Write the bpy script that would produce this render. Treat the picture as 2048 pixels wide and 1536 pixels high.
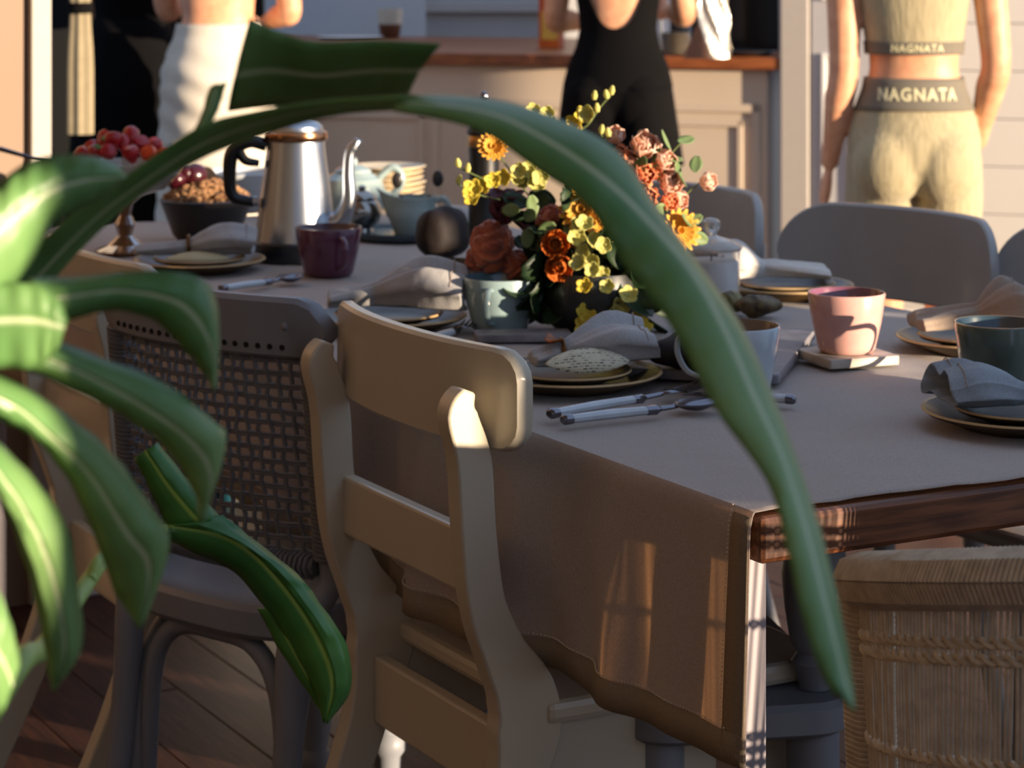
import bpy, bmesh, math, random
from mathutils import Vector, Matrix, Quaternion
random.seed(7)
R = math.radians
for o in list(bpy.data.objects): bpy.data.objects.remove(o)
SC = bpy.context.scene
COL = SC.collection

# ------------------------------------------------------------------ camera
F, HY, CH = 4835.0, -100.0, 1.281          # focal length (px of 2048), horizon row, camera height
cam_d = bpy.data.cameras.new('camera'); cam = bpy.data.objects.new('camera', cam_d); COL.objects.link(cam)
cam_d.sensor_width = 36.0; cam_d.lens = 36.0*F/2048
cam_d.shift_y = -(768-HY)/2048.0
cam.location = (0, 0, CH); cam.rotation_euler = (R(90), 0, 0)
cam_d.clip_start = 0.05; cam_d.clip_end = 100
cam_d.dof.use_dof = True; cam_d.dof.focus_distance = 2.3; cam_d.dof.aperture_fstop = 11.0
SC.camera = cam

# ------------------------------------------------------------------ light
SC.view_settings.view_transform = 'Standard'; SC.view_settings.look = 'None'
SC.view_settings.gamma = 1.0; SC.view_settings.use_curve_mapping = False
SC.view_settings.exposure = 0.15
wd = bpy.data.worlds.new('sky'); SC.world = wd; wd.use_nodes = True
bg = wd.node_tree.nodes['Background']
bg.inputs[0].default_value = (0.43, 0.57, 0.83, 1); bg.inputs[1].default_value = 0.95
SUN_AZ = Vector((0.845, -0.535, 0)).normalized(); SUN_EL = R(4.7)
sun_d = bpy.data.lights.new('sun', 'SUN'); sun = bpy.data.objects.new('sun', sun_d); COL.objects.link(sun)
sun_d.energy = 11.5; sun_d.color = (1.0, 0.79, 0.57); sun_d.angle = R(0.4)
sv = SUN_AZ*math.cos(SUN_EL)+Vector((0, 0, math.sin(SUN_EL)))
sun.rotation_euler = sv.to_track_quat('Z', 'Y').to_euler(); sun.location = (3, -4, 3)

# ------------------------------------------------------------------ frames
TH = R(28.6); U = Vector((math.cos(TH), math.sin(TH), 0)); V = Vector((-math.sin(TH), math.cos(TH), 0))
C0 = Vector((0.235, 2.288, 0)); TZ = 0.75
def T(u, v, z=0.0): return C0+U*u+V*v+Vector((0, 0, z))
def at(x, y, Y): return Vector(((x-1024)/F*Y, Y, CH-(y-HY)/F*Y))
def on(x, y, z=TZ):
    Y = F*(CH-z)/(y-HY); return at(x, y, Y)
def mpp(Y): return Y/F

# ------------------------------------------------------------------ materials
def lin(h):
    c = [int(h[i:i+2], 16)/255 for i in (0, 2, 4)]
    return tuple((x/12.92 if x <= .04045 else ((x+.055)/1.055)**2.4) for x in c)
MATS = {}
def mat(name, hexc, rough=.6, metal=0., var=.12, scale=40., bump=0., hex2=None, trans=0., coat=0., stretch=(1, 1, 1), spec=.5, transmission=0., ior=1.45, attr=None, sheen=0., tint=None):
    if name in MATS: return MATS[name]
    m = bpy.data.materials.new(name); m.use_nodes = True; nt = m.node_tree; N = nt.nodes; L = nt.links
    b = N['Principled BSDF']; out = N['Material Output']
    b.inputs['Roughness'].default_value = rough; b.inputs['Metallic'].default_value = metal
    b.inputs['Specular IOR Level'].default_value = spec
    b.inputs['Coat Weight'].default_value = coat; b.inputs['Coat Roughness'].default_value = .12
    b.inputs['Sheen Weight'].default_value = sheen
    b.inputs['Transmission Weight'].default_value = transmission; b.inputs['IOR'].default_value = ior
    c1 = lin(hexc); c2 = lin(hex2) if hex2 else tuple(x*(1-var) for x in c1)
    tc = N.new('ShaderNodeTexCoord'); mp = N.new('ShaderNodeMapping'); mp.inputs['Scale'].default_value = stretch
    L.new(tc.outputs['Object'], mp.inputs['Vector'])
    nz = N.new('ShaderNodeTexNoise'); nz.inputs['Scale'].default_value = scale; nz.inputs['Detail'].default_value = 5
    L.new(mp.outputs[0], nz.inputs['Vector'])
    cr = N.new('ShaderNodeValToRGB'); cr.color_ramp.elements[0].position = .35; cr.color_ramp.elements[1].position = .65
    cr.color_ramp.elements[0].color = (*c2, 1); cr.color_ramp.elements[1].color = (*c1, 1)
    L.new(nz.outputs['Fac'], cr.inputs[0]); colout = cr.outputs[0]
    if attr:
        an = N.new('ShaderNodeAttribute'); an.attribute_name = attr[0]
        rp = N.new('ShaderNodeValToRGB'); rp.color_ramp.elements[0].position = attr[2]; rp.color_ramp.elements[1].position = attr[3]
        rp.color_ramp.elements[0].color = (1, 1, 1, 1); rp.color_ramp.elements[1].color = (0, 0, 0, 1)
        L.new(an.outputs['Fac'], rp.inputs[0])
        mx = N.new('ShaderNodeMixRGB'); mx.inputs[2].default_value = (*lin(attr[1]), 1)
        L.new(rp.outputs[0], mx.inputs[0]); L.new(colout, mx.inputs[1]); colout = mx.outputs[0]
    L.new(colout, b.inputs['Base Color'])
    if bump:
        bp = N.new('ShaderNodeBump'); bp.inputs['Strength'].default_value = bump; bp.inputs['Distance'].default_value = .004
        L.new(nz.outputs['Fac'], bp.inputs['Height']); L.new(bp.outputs[0], b.inputs['Normal'])
    if trans:
        tr = N.new('ShaderNodeBsdfTranslucent')
        if tint:
            mt = N.new('ShaderNodeMixRGB'); mt.blend_type = 'MULTIPLY'; mt.inputs[0].default_value = 1; mt.inputs[2].default_value = (*tint, 1); L.new(colout, mt.inputs[1]); L.new(mt.outputs[0], tr.inputs[0])
        else: L.new(colout, tr.inputs[0])
        ms = N.new('ShaderNodeMixShader'); ms.inputs[0].default_value = trans
        L.new(b.outputs[0], ms.inputs[1]); L.new(tr.outputs[0], ms.inputs[2]); L.new(ms.outputs[0], out.inputs[0])
    MATS[name] = m; return m

# ------------------------------------------------------------------ geometry helpers
class MB:
    def __init__(s): s.v = []; s.f = []; s.a = []
    def add(s, v, f, a=None):
        n = len(s.v); s.v += [tuple(p) for p in v]; s.f += [tuple(i+n for i in q) for q in f]
        s.a += list(a) if a is not None else [0.0]*len(v); return s
    def build(s, name, m, parent=None, smooth=True, loc=None, rot=None, sub=0, solid=0, bevel=0, attr=None, auto=True):
        me = bpy.data.meshes.new(name); me.from_pydata(s.v, [], s.f); me.validate()
        if attr:
            at_ = me.attributes.new(attr, 'FLOAT', 'POINT'); at_.data.foreach_set('value', s.a[:len(me.vertices)])
        bm = bmesh.new(); bm.from_mesh(me); bmesh.ops.recalc_face_normals(bm, faces=bm.faces); bm.to_mesh(me); bm.free()
        me.materials.append(m)
        o = bpy.data.objects.new(name, me); COL.objects.link(o)
        if smooth: shade(me)
        if parent: o.parent = parent
        if loc is not None: o.location = loc
        if rot is not None: o.rotation_euler = rot
        if solid:
            md = o.modifiers.new('thickness', 'SOLIDIFY'); md.thickness = solid; md.offset = 0
        if bevel:
            md = o.modifiers.new('bevel', 'BEVEL'); md.width = bevel; md.segments = 2; md.limit_method = 'ANGLE'
        if sub:
            md = o.modifiers.new('smooth', 'SUBSURF'); md.levels = sub; md.render_levels = sub
        return o
def shade(me, ang=40):
    me.polygons.foreach_set('use_smooth', [True]*len(me.polygons))
    try: me.set_sharp_from_angle(angle=R(ang))
    except Exception: pass
def box(x0, x1, y0, y1, z0, z1):
    v = [(x, y, z) for z in (z0, z1) for y in (y0, y1) for x in (x0, x1)]
    return v, [(0, 2, 3, 1), (4, 5, 7, 6), (0, 1, 5, 4), (2, 6, 7, 3), (0, 4, 6, 2), (1, 3, 7, 5)]
def lathe(prof, n=32, wob=0, seed=0):
    v = []; f = []; k = len(prof); rnd = random.Random(seed); ph = [rnd.uniform(0, 6.28) for _ in range(4)]
    for i in range(n):
        a = 2*math.pi*i/n; w = 1+wob*(math.sin(2*a+ph[0])+.6*math.sin(3*a+ph[1])+.3*math.sin(7*a+ph[2]))
        for r, z in prof: v.append((r*w*math.cos(a), r*w*math.sin(a), z))
    for i in range(n):
        j = (i+1) % n
        for q in range(k-1): f.append((i*k+q, j*k+q, j*k+q+1, i*k+q+1))
    return v, f
def catmull(pts, n):
    P = [Vector(p) for p in pts]; out = []
    P = [P[0]*2-P[1]]+P+[P[-1]*2-P[-2]] if len(P) > 1 else P
    for i in range(1, len(P)-2):
        a, b, c, d = P[i-1:i+3]
        for k in range(n):
            t = k/n; out.append(.5*((2*b)+(c-a)*t+(2*a-5*b+4*c-d)*t*t+(3*b-a-3*c+d)*t**3))
    out.append(P[-2]); return out
def tube(path, rad, n=10, cap=True, sm=0, flat=1.0, up=None):
    path = [Vector(p) for p in path]
    if not hasattr(rad, '__len__'): rad = [rad]*len(path)
    if sm:
        m = len(path); path2 = catmull(path, sm)
        r2 = []
        for i in range(len(path2)):
            t = i/(len(path2)-1)*(m-1); k = min(int(t), m-2); r2.append(rad[k]+(rad[k+1]-rad[k])*(t-k))
        path, rad = path2, r2
    v = []; f = []; L = len(path)
    t0 = (path[1]-path[0]).normalized()
    nv = Vector(up) if up else (Vector((0, 0, 1)) if abs(t0.z) < .9 else Vector((1, 0, 0)))
    nv = (nv-t0*nv.dot(t0)).normalized()
    for i in range(L):
        t = (path[min(i+1, L-1)]-path[max(i-1, 0)])
        t = t.normalized() if t.length > 1e-9 else t0
        nv = (nv-t*nv.dot(t)); nv = nv.normalized() if nv.length > 1e-9 else Vector((1, 0, 0)); bn = t.cross(nv)
        for k in range(n):
            a = 2*math.pi*k/n; v.append(path[i]+(nv*math.cos(a)*flat+bn*math.sin(a))*rad[i])
    for i in range(L-1):
        for k in range(n): f.append((i*n+k, i*n+(k+1) % n, (i+1)*n+(k+1) % n, (i+1)*n+k))
    if cap: f.append(tuple(range(n))[::-1]); f.append(tuple((L-1)*n+k for k in range(n)))
    return v, f
def prism(outline, ax, e1, e2, o=(0, 0, 0)):
    """outline: 2-D points in (e1,e2), extruded by vector ax"""
    o = Vector(o); e1 = Vector(e1); e2 = Vector(e2); ax = Vector(ax); n = len(outline)
    v = [o+e1*a+e2*b for a, b in outline]; v += [p+ax for p in v]
    f = [tuple(range(n))[::-1], tuple(range(n, 2*n))]+[(i, (i+1) % n, n+(i+1) % n, n+i) for i in range(n)]
    return v, f
def loft(rings, cap=True):
    n = len(rings[0]); v = [p for r in rings for p in r]; f = []
    for i in range(len(rings)-1):
        for k in range(n): f.append((i*n+k, i*n+(k+1) % n, (i+1)*n+(k+1) % n, (i+1)*n+k))
    if cap: f.append(tuple(range(n))[::-1]); f.append(tuple((len(rings)-1)*n+k for k in range(n)))
    return v, f
def grid(fn, nu, nv):
    v = [fn(i/nu, j/nv) for i in range(nu+1) for j in range(nv+1)]
    f = [(i*(nv+1)+j, (i+1)*(nv+1)+j, (i+1)*(nv+1)+j+1, i*(nv+1)+j+1) for i in range(nu) for j in range(nv)]
    return v, f
def ball(c, r, n=10, m=8, sc=(1, 1, 1)):
    c = Vector(c); v = []; f = []
    for j in range(1, m):
        for i in range(n):
            a = 2*math.pi*i/n; b = math.pi*j/m
            v.append(c+Vector((r*sc[0]*math.sin(b)*math.cos(a), r*sc[1]*math.sin(b)*math.sin(a), r*sc[2]*math.cos(b))))
    top = len(v); v.append(c+Vector((0, 0, r*sc[2]))); v.append(c-Vector((0, 0, r*sc[2])))
    for j in range(m-2):
        for i in range(n): f.append((j*n+i, (j+1)*n+i, (j+1)*n+(i+1) % n, j*n+(i+1) % n))
    for i in range(n): f.append((top, i, (i+1) % n)); f.append((top+1, (m-2)*n+(i+1) % n, (m-2)*n+i))
    return v, f
def xf(vf, M): return [M @ Vector(p) for p in vf[0]], vf[1]
def thing(name, label, cat, loc=(0, 0, 0), rz=0, group=None):
    o = bpy.data.objects.new(name, None); COL.objects.link(o); o.empty_display_size = .05
    o.location = loc; o.rotation_euler = (0, 0, rz); o['label'] = label; o['category'] = cat
    if group: o['group'] = group
    return o
def tag(o, label, cat, group=None):
    o['label'] = label; o['category'] = cat
    if group: o['group'] = group
    return o
def struct(o): o['kind'] = 'structure'; return o
def dup(root, loc, rz, label):
    r = root.copy(); COL.objects.link(r); r.location = loc; r.rotation_euler = (0, 0, rz); r['label'] = label
    for ch in list(root.children):
        c = ch.copy(); COL.objects.link(c); c.parent = r
        for g in ch.children:
            d = g.copy(); COL.objects.link(d); d.parent = c
    return r

#@@STRUCTURE
# ------------------------------------------------------------------ setting
M_cream = mat('cream_paint', 'C4B29C', .65, var=.05, scale=3)
M_white = mat('white_paint', 'EDE8E0', .55, var=.04, scale=3)
M_greige = mat('greige_paint', 'D8CBB8', .6, var=.05, scale=4)
M_grey_wall = mat('pale_grey_paint', 'A7A6A5', .6, var=.05, scale=4)
M_black = mat('unlit_room_black', '030303', .9, var=.2)
M_floor = mat('floor_wood', '54301E', .6, var=.35, scale=6, stretch=(1.2, 14, 14), bump=.08, hex2='331B10')
M_wood = mat('dark_table_wood', '7A4A2C', .38, scale=8, stretch=(1.5, 18, 18), hex2='4C2A18', bump=.05)
M_counterwood = mat('counter_wood', '9A5A32', .4, scale=7, stretch=(1.5, 16, 16), hex2='6E3A1E', bump=.04)

# floor: base slab and planks running along the table
fb = MB().add(*box(-2.6, 9.5, -3.6, 9.5, -.06, -.021)).build('floor', M_floor, smooth=False, loc=T(0, 0), rot=(0, 0, TH)); struct(fb)
pm = MB().add(*box(-1.1, 1.1, -.0645, .0645, -.02, 0))
p0 = None
k = 0
for i in range(-4, 14):
    for j in range(0, 3):
        off = ((i*7) % 5)*.37
        if p0 is None:
            p0 = pm.build('plank', M_floor, fb, bevel=.002); o = p0
        else:
            o = p0.copy(); COL.objects.link(o); o.parent = fb
        o.rotation_euler = (0, 0, R(90)); o.location = (i*.131, .9+j*2.205-off+.8, 0)

# left wall stub (runs along U behind the far end of the table), with white end trim
M_lwall = mat('beige_paint', '866F5C', .65, var=.05, scale=3)
wl = MB().add(*box(-3.2, -.008, 0, .12, 0, 2.7)).build('wall_left', M_lwall, smooth=False, loc=at(66, 1200, 4.73)*Vector((1, 1, 0)) if False else Vector(((64-1024)/F*4.735, 4.735, 0)), rot=(0, 0, TH)); struct(wl)
tr = MB().add(*box(-.008, .034, -.02, .16, 0, 2.7)).build('trim_1', mat('trim_grey_white', 'A09990', .5, var=.04), smooth=False, loc=wl.location, rot=(0, 0, TH), bevel=.004); struct(tr)
# unseen side wall added left of the camera, blocks sky, dark to limit bounce
ws = MB().add(*box(-.12, 0, -3.2, 2.75, 0, 2.7)).build('wall_sky_block', M_cream, smooth=False, loc=T(-2.45, 0), rot=(0, 0, TH)); struct(ws); ws.data.materials[0] = mat('taupe_paint', '75675A', .7, var=.06, scale=3)
# unseen wall added behind the camera, its piers and gaps shaped to place sunlight
wf = MB()
kr = SUN_AZ.dot(U)/-SUN_AZ.dot(V)
def sunhit(u, v, d=3.2): return u+(d+v)*kr       # where the sun ray of a table-frame point crosses this wall
for a, b in ((-2.45, sunhit(-.938, -.785, 3.34)-.42), (sunhit(-.938, -.785, 3.34), sunhit(-.139, .283)-.055), (sunhit(.0248, .179)+.055, sunhit(.576, .634)-.115), (2.93, 3.16)): wf.add(*box(a, b, -.14, 0, 0, 2.7 if b < 0 or a > 2.5 else 1.75))
wf.add(*box(3.28, 3.85, -.14, 0, 0, 1.34))          # added low blocker, keeps grazing sun off the far-left tabletop
for a, b in ((6.97, 7.26), (8.2, 9.3)): wf.add(*box(a, b, -.14, 0, 0, 2.7))  # piers added to shade the cabinet's left part and the back wall
wf.add(*box(-2.45, 9.3, -.14, 0, 2.7, 2.85))
wfo = wf.build('wall_sun_mask', M_white, smooth=False, loc=T(0, -3.2), rot=(0, 0, TH)); struct(wfo)
ce = MB().add(*box(-2.6, .25, -3.3, 6.5, 2.7, 2.76)).build('ceiling_sky_block', M_white, smooth=False, loc=T(0, 0), rot=(0, 0, TH)); struct(ce)  # added partial cover against overhead sky, cut short so skylight reaches the table

# far kitchen: black sheet for an unlit doorway on the left, grey wall behind the counter, pale boarded wall on the right
wb = MB().add(*box(-4.2, 1.35, 0, .1, 0, 2.7)).build('wall_back', M_grey_wall, smooth=False, loc=(0, 10.1, 0)); struct(wb)
wd_ = MB().add(*box(-.95, .45, 0, .06, 0, 2.7)).build('wall_unlit_doorway', M_black, smooth=False, loc=(-1.3, 8.25, 0)); struct(wd_)  # black colour stands in for the darkness of the room past the doorway
# pale door / window panel seen behind the counter
dn = MB().add(*box(-.36, .36, -.05, 0, 0, 2.1)).build('door_1', mat('pale_door', 'C4C6C8', .5, var=.03), loc=(-.72, 10.1, 0), smooth=False, bevel=.006); struct(dn)
# moulded panel frame on the grey wall
pf = MB()
for b in ((-.32, .32, -.03, 0, 1.02, 1.07), (-.32, .32, -.03, 0, 1.75, 1.8), (-.32, -.27, -.03, 0, 1.07, 1.75), (.27, .32, -.03, 0, 1.07, 1.75)): pf.add(*box(*b))
pfo = pf.build('trim_2', mat('grey_trim', 'B2AFAB', .5, var=.04), loc=(-.1, 10.1, 0), smooth=False, bevel=.006); struct(pfo)
# dark window over the counter's right end
wn = MB()
for b in ((-.22, -.18, -.04, 0, .93, 2.0), (.2, .235, -.06, 0, .9, 2.1), (-.22, .235, -.04, 0, 2.0, 2.1)): wn.add(*box(*b))
wno = wn.build('window_1', M_white, loc=(.72, 8.35, 0), smooth=False, bevel=.004); struct(wno)
wp = MB().add(*box(-.18, .2, -.02, -.01, .9, 2.0)).build('window_pane', mat('dark_glass', '0A0908', .15, var=.1), wno, smooth=False)
# right wall: boards, continuing the line of the kitchen cabinet
RW = Vector((.878, 7.805, 0)); RA = R(-18)
M_rwall = mat('pale_boards', 'DDD3C4', .6, var=.04, scale=4)
wr = MB().add(*box(0, 3.2, .02, .12, 0, 2.7)).build('wall_right', M_rwall, smooth=False, loc=RW, rot=(0, 0, RA)); struct(wr)
b0 = None
for i in range(18):
    if b0 is None:
        b0 = MB().add(*box(.30, 3.2, 0, .018, .0012, .1488)).build('board', M_rwall, wr, smooth=False, bevel=.0015); o = b0
    else:
        o = b0.copy(); COL.objects.link(o); o.parent = wr
    o.location = (0, 0, i*.15)
M_post = mat('post_paint', 'AEA69C', .5, var=.03)
po = MB().add(*box(-.01, .085, -.02, .02, 0, 2.7)).build('trim_3', M_post, smooth=False, loc=RW, rot=(0, 0, RA), bevel=.006); struct(po)
dr = MB().add(*box(.09, .295, -.012, .02, 0, 2.1)).build('door_2', mat('door_white', 'B4B0AE', .5, var=.03), smooth=False, loc=RW, rot=(0, 0, RA), bevel=.004); struct(dr)
for z0, z1 in ((1.12, 2.0), (.40, .95)):
    for b in ((.125, .14, z0, z1), (.21, .225, z0, z1), (.14, .21, z1-.015, z1), (.14, .21, z0, z0+.015)):
        MB().add(*box(b[0], b[1], -.022, -.012, b[2], b[3])).build('panel_moulding', M_white, dr, smooth=False, bevel=.003)

# kitchen counter (angled), wooden worktop on panelled cabinet
ca = R(-18); cl = on(940, 106, .935)
kx = 1.10
kc = thing('kitchen_cabinet', 'cream panelled kitchen cabinet under the long wooden worktop', 'cabinet', (cl.x, cl.y, 0), ca)
MB().add(*box(-1.28, kx-.09, .03, .8, .0, .892)).build('body', M_cream, kc, smooth=False, bevel=.004)
for x0, x1 in ((.02, kx-.115), (-1.2, -.12)):
    fr = MB()
    for b in ((x0, x0+.028, .1, .78), (x1-.028, x1, .1, .78), (x0, x1, .752, .78), (x0, x1, .1, .128),
              (x0+.055, x0+.075, .155, .725), (x1-.075, x1-.055, .155, .725), (x0+.055, x1-.055, .705, .725), (x0+.055, x1-.055, .155, .175)):
        fr.add(*box(b[0], b[1], .021, .03, b[2], b[3]))
    fr.build('panel_moulding', M_cream, kc, smooth=False, bevel=.003)
wt = MB().add(*box(-1.3, kx, 0, 1.4, .893, .935)).build('worktop', M_counterwood, smooth=False, loc=(cl.x, cl.y, 0), rot=(0, 0, ca), bevel=.005)
tag(wt, 'long brown wooden worktop on the cream kitchen cabinet', 'worktop')

# low white box bench by the end of the left wall
wbn = thing('storage_bench', 'low white storage bench standing by the end of the left wall', 'bench', Vector(((64-1024)/F*4.735, 4.735, 0))+U*.05, TH)
MB().add(*box(0, .62, 0, .4, 0, .46)).build('body', M_white, wbn, smooth=False, bevel=.005)
MB().add(*box(-.01, .64, -.012, .41, .461, .49)).build('lid', M_white, wbn, smooth=False, bevel=.006)
#@@TABLE
# ------------------------------------------------------------------ table
TW, TL = .92, 2.62
tb = thing('dining_table', 'long dark wooden dining table with pale painted legs under the linen cloth', 'table', T(0, 0), TH)
MB().add(*box(0, TW, 0, TL, .698, .7435)).build('table_top', M_wood, tb, smooth=False, bevel=.006)
M_legpaint = mat('lavender_grey_paint', '938B90', .5, var=.06, scale=12)
for a, b in ((.004, .04), (TW-.036, .04), (.004, TL-.085), (TW-.036, TL-.085)):
    MB().add(*box(a, a+.032, b, b+.045, 0, .697)).build('leg', M_legpaint, tb, smooth=False, bevel=.004)
ap = MB()
for b in ((.11, TW-.11, TL-.07, TL-.05), (.05, .07, .11, TL-.11), (TW-.07, TW-.05, .11, TL-.11)): ap.add(*box(*b, .62, .697))
ap.build('apron', M_wood, tb, smooth=False)

# linen tablecloth: wrinkled top with both long sides hanging
M_linen = mat('taupe_linen', 'CFC7C0', .9, scale=420, var=.16, bump=.12, trans=.42, tint=(1.3, 1.0, .70), sheen=.2)
M_hem = mat('linen_hem', '96856F', .9, scale=420, var=.16, bump=.12, trans=.12)
from mathutils import noise as mnoise
def wrink(u, v):
    return .0016*mnoise.noise(Vector((u*16+v*5, v*10-u*4, 0)))+.0008*mnoise.noise(Vector((u*45, v*30, 3)))+.4*(.0014*math.sin(23*u+4*math.sin(5*v))+.0011*math.sin(31*v+7*u)+.0009*math.sin(57*u-21*v)+.0006*math.sin(90*v+33*u))
DROP = .245
def hangfold(v, d):
    e = d/DROP; e *= min(1, .12+v/.35)
    return e**.8*(.017*math.sin(13*v+.6)+.012*math.sin(29*v+1.1)+.005*math.sin(61*v))+e*.012*math.sin(3*v)+.004*math.sin(40*v+9*e)*e
CV0, CV1 = .006, TL-.02
def cloth_pt(s, v):
    # s: arc distance from the left hem across the table to the right hem
    w = TW+.004
    if s < DROP:
        d = DROP-s; k = min(1, d/.02)
        return (-.002-.005*k-max(0, hangfold(v, d)+.02*(d/DROP)*min(1, v/.3)), v+.008*math.sin(9*v)*d/DROP, TZ+.001-d+.004*(1-k))
    if s > DROP+w:
        d = s-DROP-w; k = min(1, d/.02)
        return (TW+.006+.012*k+max(0, hangfold(v*1.1+2, d)+.02*(d/DROP)), v, TZ+.001-d+.004*(1-k))
    u = s-DROP; b = min(1, min(u, w-u)/.05)
    return (u-.002, v+.004*math.sin(14*u)*(1 if v < .1 else 0), TZ-.0022+wrink(u, v)*b)
ss = [DROP*i/26 for i in range(26)]+[DROP+(TW+.004)*i/46 for i in range(47)]+[DROP+TW+.004+DROP*i/10 for i in range(1, 11)]
nv = 220
tcl = thing('tablecloth', 'wrinkled taupe linen cloth spread over the long dining table', 'tablecloth', T(0, 0), TH)
vs = [cloth_pt(s, CV0+(CV1-CV0)*j/nv) for s in ss for j in range(nv+1)]
fs = [(i*(nv+1)+j, (i+1)*(nv+1)+j, (i+1)*(nv+1)+j+1, i*(nv+1)+j+1) for i in range(len(ss)-1) for j in range(nv)]
MB().add(vs, fs).build('sheet', M_linen, tcl, solid=.0012)
# folded hem strip along the hanging left edge and up the near end, with stitching
hm = [cloth_pt(s, CV0+(CV1-CV0)*j/nv) for s in (0, .015, .03) for j in range(nv+1)]
hm = [(p[0]-.0022, p[1], p[2]) for p in hm]
MB().add(hm, [(i*(nv+1)+j, (i+1)*(nv+1)+j, (i+1)*(nv+1)+j+1, i*(nv+1)+j+1) for i in range(2) for j in range(nv)]).build('hem', M_hem, tcl, solid=.0012)
ev = [cloth_pt(s, CV0+w) for s in ss[:26] for w in (0, .012, .028)]
ev = [(p[0]-.0022, p[1], p[2]) for p in ev]
MB().add(ev, [(i*3+j, (i+1)*3+j, (i+1)*3+j+1, i*3+j+1) for i in range(25) for j in range(2)]).build('hem', M_hem, tcl, solid=.0012)
st = MB()
for j in range(300):
    p = cloth_pt(.033, .03+j*.0042); st.add(*ball((p[0]-.0035, p[1], p[2]), .0011, 5, 4))
for j in range(50):
    p = cloth_pt(.035+j*.0042, .036); st.add(*ball((p[0]-.0035, p[1], p[2]), .0009, 5, 4))
so = st.build('stitching', mat('backlit_stitch', 'E2D3B8', .8), tcl); so['kind'] = 'stuff'  # stitch beads coloured pale to paint backlight coming through the hem holes
#@@CHAIRS
# ------------------------------------------------------------------ chairs
M_cwhite = mat('ivory_chair_paint', 'C6BCA6', .3, var=.05, scale=9, coat=.25)
M_cgrey = mat('grey_chair_paint', '979592', .4, var=.08, scale=9, coat=.15)
M_cblue = mat('blue_grey_paint', '85888F', .45, var=.08, scale=12)
M_cane = mat('grey_cane', '75767A', .6, var=.2, scale=60)
def board(path, halfw, y0, y1):
    """side-profile board: path of (x,z), half width, extruded in y"""
    P = catmull([(x, z, 0) for x, z, *_ in path], 6); n = len(path)
    H = [q[2] if len(q) > 2 else halfw for q in path]; L = []; Rr = []
    for i, p in enumerate(P):
        t = P[min(i+1, len(P)-1)]-P[max(i-1, 0)]; t.normalize(); s = i/(len(P)-1)*(n-1); k = min(int(s), n-2)
        h = H[k]+(H[k+1]-H[k])*(s-k); L.append((p.x-t.y*h, p.y+t.x*h)); Rr.append((p.x+t.y*h, p.y-t.x*h))
    v = []; f = []; m = len(P)
    for y in (y0, y1):
        for a in L: v.append((a[0], y, a[1]))
        for a in Rr: v.append((a[0], y, a[1]))
    for i in range(m-1):
        f.append((i, i+1, m+i+1, m+i)); f.append((2*m+i, 3*m+i, 3*m+i+1, 2*m+i+1))
        f.append((i, 2*m+i, 2*m+i+1, i+1)); f.append((m+i, m+i+1, 3*m+i+1, 3*m+i))
    f.append((0, m, 3*m, 2*m)); f.append((m-1, 3*m-1, 4*m-1, 2*m-1)); return v, f
def turned_leg(h, s=1.0):
    return lathe([(0, 0), (.013*s, 0), (.015*s, .05), (.019*s, .12), (.026*s, .13), (.026*s, .145), (.018*s, .155), (.024*s, .19), (.026*s, .24), (.02*s, .27), (.027*s, .28), (.027*s, .295), (.019*s, .31), (.021*s, h-.03), (.021*s, h), (0, h)], 18)
def curved_rail(y0, y1, z0, z1, x_end, x_mid, th, r_end, n=22):
    """bowed back board with rounded ends; outline by ring stations along y"""
    rings = []
    for i in range(n+1):
        y = (y0+y1)/2-(y1-y0)/2*math.cos(math.pi*i/n); s = 2*(y-y0)/(y1-y0)-1; x = x_mid+(x_end-x_mid)*abs(s)**2.2
        e = min(y-y0, y1-y); d = 0 if e >= r_end else r_end-math.sqrt(max(0, r_end**2-(r_end-e)**2))
        a, b = z0+d*.9, z1-d
        if b-a < .012: a, b = (a+b)/2-.006, (a+b)/2+.006
        q = min(.004, th*.3)
        rings.append([(x-th/2, y, a+q), (x-th/2, y, b-q), (x-th/2+q, y, b), (x+th/2-q, y, b), (x+th/2, y, b-q), (x+th/2, y, a+q), (x+th/2-q, y, a), (x-th/2+q, y, a)])
    return loft(rings)
def white_chair(label, loc, rz, turned):
    c = thing('dining_chair', label, 'chair', loc, rz, 'ivory painted ladder-back chairs')
    prof = [(-.018, .815, .008), (-.026, .79, .018), (-.012, .74, .021), (-.006, .66, .021), (.004, .585, .022), (.026, .53, .026), (.05, .485, .036), (.055, .44, .04), (.035, .36, .026), (-.01, .24, .022), (-.075, .1, .021), (-.13, .0, .02)]
    for y in (-.18, .18): MB().add(*board(prof, .02, y-.015, y+.015)).build('rear_leg', M_cwhite, c, bevel=.003)
    MB().add(*curved_rail(-.228, .228, .748, .858, .03, -.005, .019, .03)).build('top_rail', M_cwhite, c)
    MB().add(*box(.0, .018, -.17, .17, .585, .655)).build('back_slat', M_cwhite, c, bevel=.004, smooth=False)
    MB().add(*box(.075, .46, -.2, .2, .447, .472)).build('seat', M_cwhite, c, bevel=.008, smooth=False)
    ap = MB(); ap.add(*box(.04, .058, -.165, .165, .355, .435)); ap.add(*box(.42, .44, -.16, .16, .36, .445))
    for s in (-1, 1): ap.add(*box(.07, .43, s*.175-.009, s*.175+.009, .345, .446))
    ap.build('apron', M_cwhite, c, bevel=.003, smooth=False)
    for s in (-1, 1):
        if turned: MB().add(*turned_leg(.445, 1.05)).build('front_leg', M_cblue, c, loc=(.41, s*.15, 0))
        else: MB().add(*box(.4, .435, s*.15-.018, s*.15+.018, 0, .36)).build('front_leg', M_cwhite, c, bevel=.003, smooth=False)
    return c
white_chair('ivory painted chair with curved wide top rail beside the near corner of the table', T(-.1, .562), TH, False)
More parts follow.
